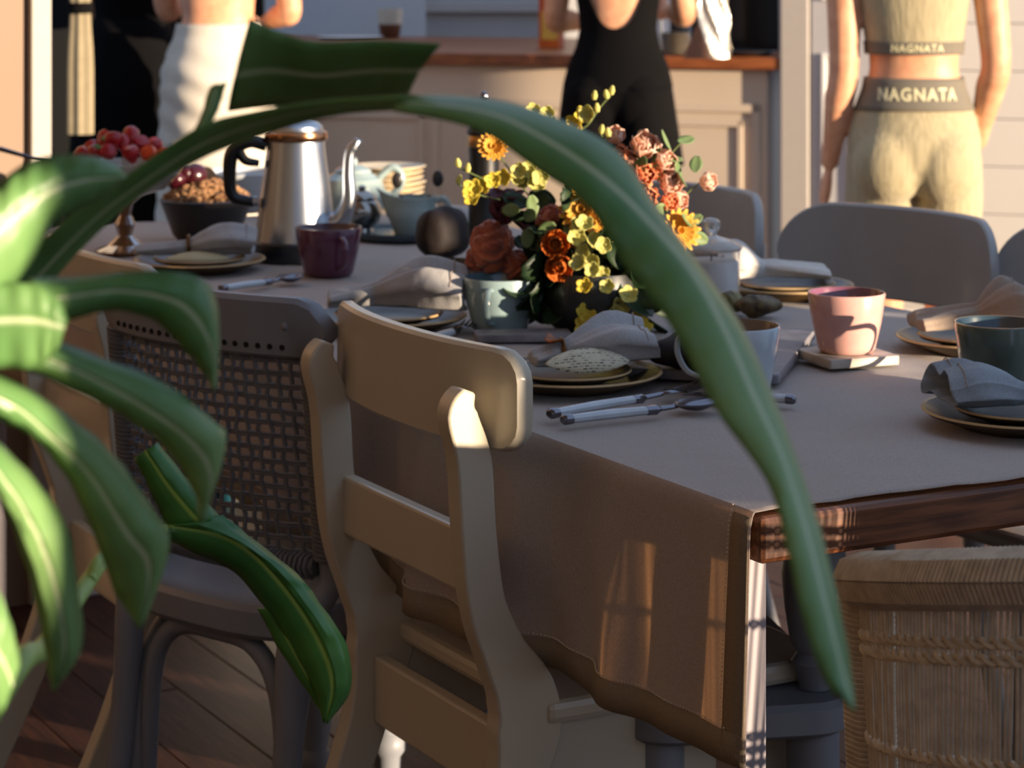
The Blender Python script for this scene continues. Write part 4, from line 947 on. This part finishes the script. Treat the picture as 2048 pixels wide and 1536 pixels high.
# split leaf at the left
lfB = thing('leaf', '', '', (0, 0, 0)); del lfB['label'], lfB['category']; lfB.parent = mp_
blade([((-80, 420), (-80, 520), (-80, 660), 1.130), ((-10, 372), (-10, 470), (0, 600), 1.140), ((50, 328), (50, 420), (60, 525), 1.150), ((115, 311), (108, 380), (105, 450), 1.160), ((185, 313), (172, 360), (165, 415), 1.170), ((236, 333), (225, 355), (212, 388), 1.180), ((252, 350), (252, 352), (252, 354), 1.190)], M_mon, lfB)
blade([((-80, 560), (-80, 650), (-80, 740), 1.140), ((0, 565), (0, 640), (0, 735), 1.142), ((70, 570), (70, 640), (70, 735), 1.145), ((118, 600), (112, 650), (100, 715), 1.147), ((135, 640), (130, 655), (122, 690), 1.150)], M_mon, lfB, fold=.004)
blade([((60, 556), (60, 600), (60, 655), 1.150), ((140, 555), (140, 592), (130, 642), 1.161), ((250, 545), (240, 580), (225, 620), 1.172), ((355, 545), (345, 600), (308, 640), 1.183), ((418, 572), (395, 640), (362, 690), 1.193), ((437, 650), (424, 700), (405, 740), 1.204), ((432, 775), (431, 776), (429, 777), 1.215)], M_mon, lfB)
blade([((-80, 640), (-80, 680), (-80, 720), 1.140), ((60, 662), (60, 705), (50, 740), 1.152), ((190, 712), (180, 752), (165, 788), 1.165), ((320, 763), (290, 815), (250, 832), 1.177), ((420, 838), (380, 880), (330, 892), 1.190), ((451, 885), (422, 950), (385, 975), 1.203), ((407, 1040), (404, 1041), (401, 1041), 1.215)], M_mon, lfB)
blade([((-80, 720), (-80, 760), (-80, 800), 1.125), ((40, 770), (35, 815), (25, 850), 1.138), ((135, 832), (110, 880), (82, 888), 1.152), ((222, 905), (182, 952), (142, 968), 1.165), ((300, 1012), (252, 1062), (195, 1085), 1.178), ((338, 1092), (300, 1132), (232, 1185), 1.192), ((286, 1250), (283, 1251), (279, 1251), 1.205)], M_mon, lfB)
blade([((-80, 820), (-80, 880), (-80, 920), 1.115), ((-10, 880), (-15, 930), (-20, 970), 1.127), ((65, 955), (45, 1012), (22, 1042), 1.140), ((132, 1052), (92, 1112), (62, 1160), 1.152), ((152, 1155), (122, 1222), (85, 1265), 1.165), ((163, 1290), (130, 1315), (98, 1345), 1.177), ((112, 1376), (110, 1377), (108, 1377), 1.190)], M_mon, lfB)
blade([((-80, 1060), (-80, 1200), (-80, 1440), 1.100), ((-5, 1180), (-15, 1290), (-20, 1430), 1.107), ((25, 1260), (10, 1330), (0, 1425), 1.113), ((40, 1330), (25, 1370), (8, 1420), 1.120)], M_mon, lfB, fold=.004)
# smaller leaf further in
lfC = thing('leaf', '', '', (0, 0, 0)); del lfC['label'], lfC['category']; lfC.parent = mp_
blade([((445, 1030), (335, 1050), (325, 1075), 1.86), ((505, 1078), (440, 1068), (395, 1108), 1.87), ((595, 1150), (510, 1110), (470, 1145), 1.88), ((640, 1208), (585, 1195), (545, 1235), 1.89), ((692, 1290), (640, 1285), (588, 1310), 1.9), ((700, 1380), (665, 1365), (622, 1372), 1.9), ((658, 1442), (652, 1442), (646, 1438), 1.9)], M_mon2, lfC, fold=.016)
blade([((560, 1195), (540, 1215), (515, 1215), 1.905), ((610, 1290), (588, 1305), (560, 1300), 1.91), ((648, 1375), (632, 1385), (612, 1378), 1.915), ((662, 1430), (655, 1432), (648, 1432), 1.915)], M_mon2, lfC, fold=.006)
blade([((315, 885), (290, 900), (268, 915), 1.87), ((375, 960), (340, 975), (310, 1000), 1.87), ((440, 1035), (400, 1045), (335, 1055), 1.865)], M_mon2, lfC, fold=.01)
# petioles and pot
def pet(pts, r): MB().add(*tube([Vector(p)-MPO for p in pts], r, 10, sm=6)).build('petiole', mat('petiole_green', '9BB35C', .5, var=.1), mp_)
pet([at(212, 1108, 1.62), at(90, 1290, 1.50), at(-30, 1440, 1.38), (-.45, 1.30, .55), (-.58, 1.26, .33)], [.0055, .0065, .008, .010, .011])
pet([at(330, 1058, 1.865), at(212, 1108, 1.62), at(180, 1160, 1.58)], .004)
pet([at(-40, 660, 1.175), (-.42, 1.24, .8), (-.60, 1.25, .33)], [.006, .009, .011]); pet([at(-60, 690, 1.30), (-.45, 1.28, .8), (-.63, 1.27, .33)], [.006, .009, .011])
MB().add(*lathe([(0, 0), (.13, 0), (.14, .01), (.18, .33), (.185, .345), (.175, .345), (.17, .31), (0, .30)], 40)).build('pot', mat('terracotta', 'A8664A', .8, var=.2, scale=30, bump=.1), mp_)
MB().add(*lathe([(0, .325), (.1, .322), (.168, .315), (.168, .305), (0, .303)], 32)).build('soil', mat('soil', '2A1E16', .95, scale=90, bump=.5), mp_)
#@@PEOPLE
# ------------------------------------------------------------------ people (seen from behind, local +Y is forward)
M_skin = mat('skin', 'D9A17C', .5, var=.08, scale=30, hex2='CC8F6C')
M_hair = mat('brown_hair', '3A261A', .6, var=.4, scale=30, stretch=(40, 40, 2), bump=.4)
def ell(c, rx, ry, z, n=28): return [(c[0]+rx*math.cos(2*math.pi*k/n), c[1]+ry*math.sin(2*math.pi*k/n), z) for k in range(n)]
TORSO = [(.755, .0, .075, .075), (.79, -.004, .135, .10), (.83, -.008, .158, .112), (.88, -.006, .163, .112), (.94, .0, .148, .10), (1.0, .004, .122, .086), (1.05, .004, .112, .08), (1.1, .002, .115, .082), (1.17, -.002, .126, .09), (1.25, -.004, .14, .097), (1.32, -.004, .15, .094), (1.365, -.002, .142, .08), (1.395, .0, .09, .064), (1.42, .004, .055, .055), (1.46, .008, .05, .052), (1.52, .014, .05, .055)]
def torso_at(z):
    for a, b in zip(TORSO, TORSO[1:]):
        if a[0] <= z <= b[0]:
            t = (z-a[0])/(b[0]-a[0]); return tuple(a[i]+(b[i]-a[i])*t for i in range(1, 4))
    return TORSO[0][1:] if z < TORSO[0][0] else TORSO[-1][1:]
def legs(stance=0.0):
    out = []
    for s in (-1, 1):
        out.append([(s*.082, -.004, .84, .082), (s*.085, -.002, .74, .082), (s*.086, .002, .62, .072), (s*.082, .006, .5, .056), (s*.08, .006, .455, .052), (s*.08, -.006, .36, .054), (s*.08, -.008, .26, .046), (s*.078, -.006, .12, .032), (s*.078, -.008, .06, .033)])
    return out
def body_prims(w, arms, off=0., limbs=True, glute=1., full=True):
    mb = MB()
    mb.add(*loft([ell((0, cy), (rx+off)*w, (ry+off)*w, z) for z, cy, rx, ry in (TORSO if full else [t for t in TORSO if t[0] < 1.35])]))
    for s in (-1, 1): mb.add(*ball((s*.068*w, -.062*w, .825), .082*w*glute+off, 20, 14, (1.0, .8, 1.1)))
    for L in legs(): mb.add(*tube([(x*w, y, z) for x, y, z, r in L], [(r*w+off) for *_, r in L], 18, sm=3))
    if limbs:
        for L in legs(): 
            x = L[-1][0]*w; mb.add(*tube([(x, -.035, .035), (x, .02, .045), (x*1.05, .09, .032), (x*1.1, .155, .02)], [.03, .036, .034, .02], 14, sm=3, flat=.8))
        for side, A in arms.items():
            s = -1 if side == 'l' else 1; P = [Vector(p) for p in A]
            sh, elb, wr = P
            mb.add(*tube([(s*.11*w, 0, 1.345), sh, sh.lerp(elb, .45), elb, elb.lerp(wr, .3), wr.lerp(elb, .25), wr], [.05, .05*w, .044*w, .038*w, .039*w, .027*w, .023*w], 16, sm=4))
            d = (wr-elb).normalized(); out = Vector((s, 0, 0)); out = (out-d*out.dot(d)).normalized(); nrm = d.cross(out)
            fw = nrm if nrm.y > 0 else -nrm          # palm width axis points forward
            c = wr+d*.045
            mb.add(*tube([wr-d*.005, wr+d*.03, wr+d*.06, wr+d*.085], [.019, .03, .034, .03], 14, flat=.42, up=out))
            for q, (o_, ln) in enumerate(((.026, .068), (.009, .078), (-.009, .072), (-.026, .056))):
                b = wr+d*.08+fw*o_; inn = -out
                mb.add(*tube([b, b+d*ln*.45+inn*.004, b+d*ln*.8+inn*.014, b+d*ln+inn*.026], [.0088, .0085, .008, .0065], 8, sm=2))
            b = wr+d*.022+fw*.022; mb.add(*tube([b, b+d*.025+fw*.018, b+d*.052+fw*.024-out*.004, b+d*.072+fw*.022-out*.008], [.012, .0105, .0095, .007], 8, sm=2))
        mb.add(*ball((0, .022, 1.575), .1, 24, 18, (.74, .92, 1.13)))
        mb.add(*ball((0, .05, 1.515), .05, 16, 12, (.95, .9, .8)))
        mb.add(*ball((0, .118, 1.565), .014, 10, 8, (.8, 1.1, 1.5)))
        for s in (-1, 1):
            mb.add(*ball((s*.074, .012, 1.565), .02, 10, 8, (.4, .8, 1.4)))
        mb.add(*ball((0, .104, 1.522), .016, 10, 8, (1.5, .5, .5)))
    return mb
def remeshed(name, mb, vox, m, parent, cut=None, smooth=6):
    me = bpy.data.meshes.new('t'); me.from_pydata(mb.v, [], mb.f); o = bpy.data.objects.new('t', me); COL.objects.link(o)
    md = o.modifiers.new('r', 'REMESH'); md.mode = 'VOXEL'; md.voxel_size = vox
    ms = o.modifiers.new('s', 'SMOOTH'); ms.factor = .5; ms.iterations = smooth
    dg = bpy.context.evaluated_depsgraph_get(); dg.update(); me2 = bpy.data.meshes.new_from_object(o.evaluated_get(dg))
    bpy.data.objects.remove(o); bpy.data.meshes.remove(me)
    bm = bmesh.new(); bm.from_mesh(me2)
    for co, no in (cut or []):
        bmesh.ops.bisect_plane(bm, geom=bm.verts[:]+bm.edges[:]+bm.faces[:], plane_co=co, plane_no=no, clear_outer=True)
    bm.to_mesh(me2); bm.free(); me2.name = name; me2.materials.clear(); me2.materials.append(m)
    me2.polygons.foreach_set('use_smooth', [True]*len(me2.polygons))
    ob = bpy.data.objects.new(name, me2); COL.objects.link(ob); ob.parent = parent; return ob
def band(z0, z1, w, off, m, name, parent, n=48, rows=6):
    rings = []
    for i in range(rows+1):
        z = z0+(z1-z0)*i/rows; cy, rx, ry = torso_at(z); rings.append(ell((0, cy), (rx*w+off), (ry*w+off), z, n))
    return MB().add(*loft(rings, cap=False)).build(name, m, parent, solid=.002)
def wrap_text(txt, z, size, w, off, m, parent, spread):
    cu = bpy.data.curves.new('lettering', 'FONT'); cu.body = txt; cu.size = size; cu.align_x = 'CENTER'; cu.align_y = 'CENTER'; cu.offset = size*.022; cu.space_character = 1.18; cu.extrude = .0006; cu.resolution_u = 3
    o = bpy.data.objects.new('lettering', cu); COL.objects.link(o)
    dg = bpy.context.evaluated_depsgraph_get(); dg.update(); me = bpy.data.meshes.new_from_object(o.evaluated_get(dg)); bpy.data.objects.remove(o)
    bm = bmesh.new(); bm.from_mesh(me); bmesh.ops.subdivide_edges(bm, edges=[e for e in bm.edges if e.calc_length() > .008], cuts=2); bm.to_mesh(me); bm.free()
    for v in me.vertices:
        zz = z+v.co.y; cy, rx, ry = torso_at(zz); rx = rx*w+off; ry = ry*w+off
        a = -math.pi/2+v.co.x*spread/rx; e = 1+v.co.z/rx
        v.co = (rx*e*math.cos(a), cy+ry*e*math.sin(a), zz)
    me.materials.clear(); me.materials.append(m)
    ob = bpy.data.objects.new('lettering', me); COL.objects.link(ob); ob.parent = parent; return ob
def hair(parent, style):
    mb = MB(); mb.add(*ball((0, .012, 1.59), .104, 24, 18, (.80, .96, 1.1)))
    o = remeshed('hair', mb, .01, M_hair, parent, cut=[((0, .075, 1.58), (0, .9, -.45))])
    if style == 'bun': MB().add(*ball((0, -.09, 1.66), .045, 16, 12, (1.1, .9, .9))).build('hair_bun', M_hair, parent)
    else: MB().add(*tube([(0, -.075, 1.63), (0, -.115, 1.55), (0, -.105, 1.45), (0, -.10, 1.36)], [.03, .035, .03, .012], 14, sm=4)).build('ponytail', M_hair, parent)
def face(parent):
    for s in (-1, 1): MB().add(*ball((s*.03, .107, 1.585), .008, 10, 8, (1.3, .6, .8))).build('eye', mat('eye_white', 'E8E4E0', .3), parent)
    MB().add(*ball((0, .112, 1.523), .012, 10, 6, (1.7, .5, .45))).build('lips', mat('lip_red', 'B86A5E', .5), parent)

# olive two-piece outfit, near the right wall
gz = .965
P1 = thing('person', 'person in olive ribbed crop top and shorts with NAGNATA waistbands, seen from behind', 'person', ((1828-1024)/F*5.5, 5.5, 0), R(-4))
P1.scale = (gz, gz, gz); w = .93
arms = {'l': [(-.165, 0, 1.335), (-.165, -.012, 1.045), (-.197, .02, .815)], 'r': [(.168, 0, 1.335), (.19, -.01, 1.06), (.155, .06, .865)]}
remeshed('body', body_prims(w, arms), .0065, M_skin, P1)
M_olive = mat('olive_knit', 'AC9F7E', .85, hex2='9B8F6E', scale=160, stretch=(1, 1, .02), bump=.5, sheen=.3)
M_band = mat('grey_elastic', '6E675A', .8, var=.06, scale=120)
M_ltr = mat('cream_lettering', 'DDD3A8', .7, var=.02)
sh = remeshed('shorts', body_prims(w, {}, .0065, False, 1.04, False), .007, M_olive, P1, cut=[((0, 0, .962), (0, 0, 1)), ((0, 0, .615), (0, 0, -1))])
tp_ = remeshed('crop_top', body_prims(w, {}, .0075, False, 1, True), .007, M_olive, P1, cut=[((0, 0, 1.345), (0, 0, 1)), ((0, 0, 1.095), (0, 0, -1))])
b1 = band(.952, 1.028, w, .0085, M_band, 'waistband', sh); b2 = band(1.083, 1.113, w, .0095, M_band, 'underband', tp_)
for bnd in (b1, b2): bnd.parent = P1
wrap_text('NAGNATA', .990, .040, w, .0105, M_ltr, P1, .92); wrap_text('NAGNATA', 1.098, .024, w, .0115, M_ltr, P1, .98)
for s in (-1, 1): MB().add(*tube([(s*.085, -.075, 1.335), (s*.095, -.02, 1.372), (s*.092, .05, 1.35)], [.016, .016, .016], 10, sm=4, flat=.4)).build('strap', M_olive, P1)
hair(P1, 'bun'); face(P1)

# black playsuit at the counter
P2 = thing('person', 'person in a black low-backed playsuit standing at the wooden worktop', 'person', ((1236-1024)/F*7.35, 7.35, 0), R(-8)); P2.scale = (.99, .99, .99)
w = .98; arms = {'l': [(-.17, 0, 1.335), (-.20, .06, 1.08), (-.12, .27, 1.06)], 'r': [(.17, 0, 1.335), (.20, .06, 1.10), (.13, .27, 1.10)]}
remeshed('body', body_prims(w, arms), .0075, M_skin, P2)
M_blk = mat('black_jersey', '060506', .9, var=.2, scale=80, spec=.15)
def flare(name, parent, m, z_top, z_bot, grow, w, legsplit=True):
    rings = []; n = 48
    for i in range(15):
        t = i/14; z = z_top+(z_bot-z_top)*t; cy, rx, ry = torso_at(max(z, .86)); g = 1+grow*t**1.1
        rings.append([((rx*w+.012)*g*math.cos(a)*(1+.02*t*math.sin(9*a)), cy+(ry*w+.014)*g*math.sin(a)*(1+.03*t*math.sin(11*a+1)), z) for a in [2*math.pi*k/n for k in range(n)]])
    return MB().add(*loft(rings, cap=False)).build(name, m, parent, solid=.003)
# suit top with scooped back: grid in angle/height with the neckline cut away
v = []; f = []; n = 64; rows = 26
def neck(a):    # height of the cloth edge at angle a (back is -pi/2)
    d = abs(((a+math.pi/2+math.pi) % (2*math.pi))-math.pi); return 1.055+.30*min(1, (d/1.05)**2.6)
for i in range(rows+1):
    for k in range(n):
        a = 2*math.pi*k/n; z = .86+(neck(a)-.86)*i/rows; cy, rx, ry = torso_at(z); v.append(((rx*w+.008)*math.cos(a), cy+(ry*w+.008)*math.sin(a), z))
for i in range(rows):
    for k in range(n): f.append((i*n+k, i*n+(k+1) % n, (i+1)*n+(k+1) % n, (i+1)*n+k))
MB().add(v, f).build('bodice', M_blk, P2, solid=.003)
remeshed('seat_panel', body_prims(w, {}, .008, False, 1.06, False), .008, M_blk, P2, cut=[((0, 0, .95), (0, 0, 1)), ((0, 0, .70), (0, 0, -1))])
for s in (-1, 1):
    rings = []
    for i in range(10):
        t = i/9; z = .88-.245*t; cx = s*(.078+.022*t); rx = .088+.012*t; ry = .118+.0*t
        rings.append([(cx+rx*math.cos(a)*(1+.03*t*math.sin(7*a)), -.012+ry*math.sin(a), z) for a in [2*math.pi*k/32 for k in range(32)]])
    MB().add(*loft(rings, cap=False)).build('shorts_leg', M_blk, P2, solid=.003)
hair(P2, 'ponytail'); face(P2)

# bare-backed person in a long pale skirt
P3 = thing('person', 'bare-backed person in a long off-white skirt beside the dark doorway', 'person', ((436-1024)/F*7.4, 7.4, 0), R(10)); P3.scale = (1.02, 1.02, 1.02)
w = .96; arms = {'l': [(-.168, .01, 1.335), (-.15, .10, 1.08), (-.06, .25, 1.10)], 'r': [(.17, 0, 1.335), (.215, -.01, 1.075), (.14, .17, 1.02)]}
remeshed('body', body_prims(w, arms), .0075, M_skin, P3)
M_skirt = mat('off_white_cotton', 'CFC6B6', .85, var=.06, scale=60, bump=.1)
v = []; n = 60; rows = 60
for i in range(rows+1):
    t = i/rows; z = 1.035-.78*t; cy, rx, ry = torso_at(max(z, .86)); g = 1+.16*max(0, t-.1)
    for k in range(n):
        a = 2*math.pi*k/n; wr_ = .0035*math.sin(70*t+3*math.sin(2*a+4*t))*min(1, t*6)*(1-.5*t); v.append(((rx*w+.012+wr_)*g*math.cos(a), cy+(ry*w+.016+wr_)*g*math.sin(a)*1.05+min(0, math.sin(a))*.026*math.exp(-((z-.83)/.13)**2), z))
f = [(i*n+k, i*n+(k+1) % n, (i+1)*n+(k+1) % n, (i+1)*n+k) for i in range(rows) for k in range(n)]
MB().add(v, f).build('skirt', M_skirt, P3, solid=.003)
bt_ = MB()
band(1.19, 1.235, w, .006, M_skirt, 'top_band', P3)
hair(P3, 'bun'); face(P3)

# person in a long black dress in the doorway
P4 = thing('person', 'person in a long black dress standing in the dark doorway', 'person', ((262-1024)/F*7.85, 7.85, 0), R(5))
w = .95; arms = {'l': [(-.165, .02, 1.335), (-.12, .12, 1.09), (-.02, .24, 1.15)], 'r': [(.165, .02, 1.335), (.12, .12, 1.09), (.02, .25, 1.12)]}
remeshed('body', body_prims(w, arms), .0085, M_skin, P4)
flare('dress_skirt', P4, M_blk, 1.06, .12, .45, w)
v = []; f = []; n = 48
for i in range(13):
    z = 1.04+.325*i/12; cy, rx, ry = torso_at(z)
    for k in range(n): a = 2*math.pi*k/n; v.append(((rx*w+.009)*math.cos(a), cy+(ry*w+.009)*math.sin(a), z))
for i in range(12):
    for k in range(n): f.append((i*n+k, i*n+(k+1) % n, (i+1)*n+(k+1) % n, (i+1)*n+k))
MB().add(v, f).build('dress_top', M_blk, P4, solid=.003)
hair(P4, 'ponytail'); face(P4)

# pale gathered curtain in the dark doorway
cu_ = thing('curtain', 'narrow pale curtain gathered with a black band in the dark doorway', 'curtain', ((160-1024)/F*7.1, 7.1, 0))
v = []; n = 40; rows = 30
for i in range(rows+1):
    z = .74+1.9*i/rows; pinch = 1-.25*math.exp(-((z-1.11)/.1)**2); rr = (.036+.008*(z > 1.11)*(z-1.11))*pinch
    for k in range(n): a = 2*math.pi*k/n; q = 1+.14*math.sin(7*a); v.append((rr*q*math.cos(a), rr*.6*q*math.sin(a), z))
f = [(i*n+k, i*n+(k+1) % n, (i+1)*n+(k+1) % n, (i+1)*n+k) for i in range(rows) for k in range(n)]
MB().add(v, f).build('cloth', mat('curtain_cotton', '8E8268', .9, var=.1), cu_)
MB().add(*lathe([(.03, 1.095), (.036, 1.095), (.036, 1.127), (.03, 1.127)], 24)).build('tie_band', M_blk, cu_)
rod = MB().add(*tube([(-.3, 0, 2.66), (.3, 0, 2.66)], .01, 8)).build('rod', M_dark, cu_)
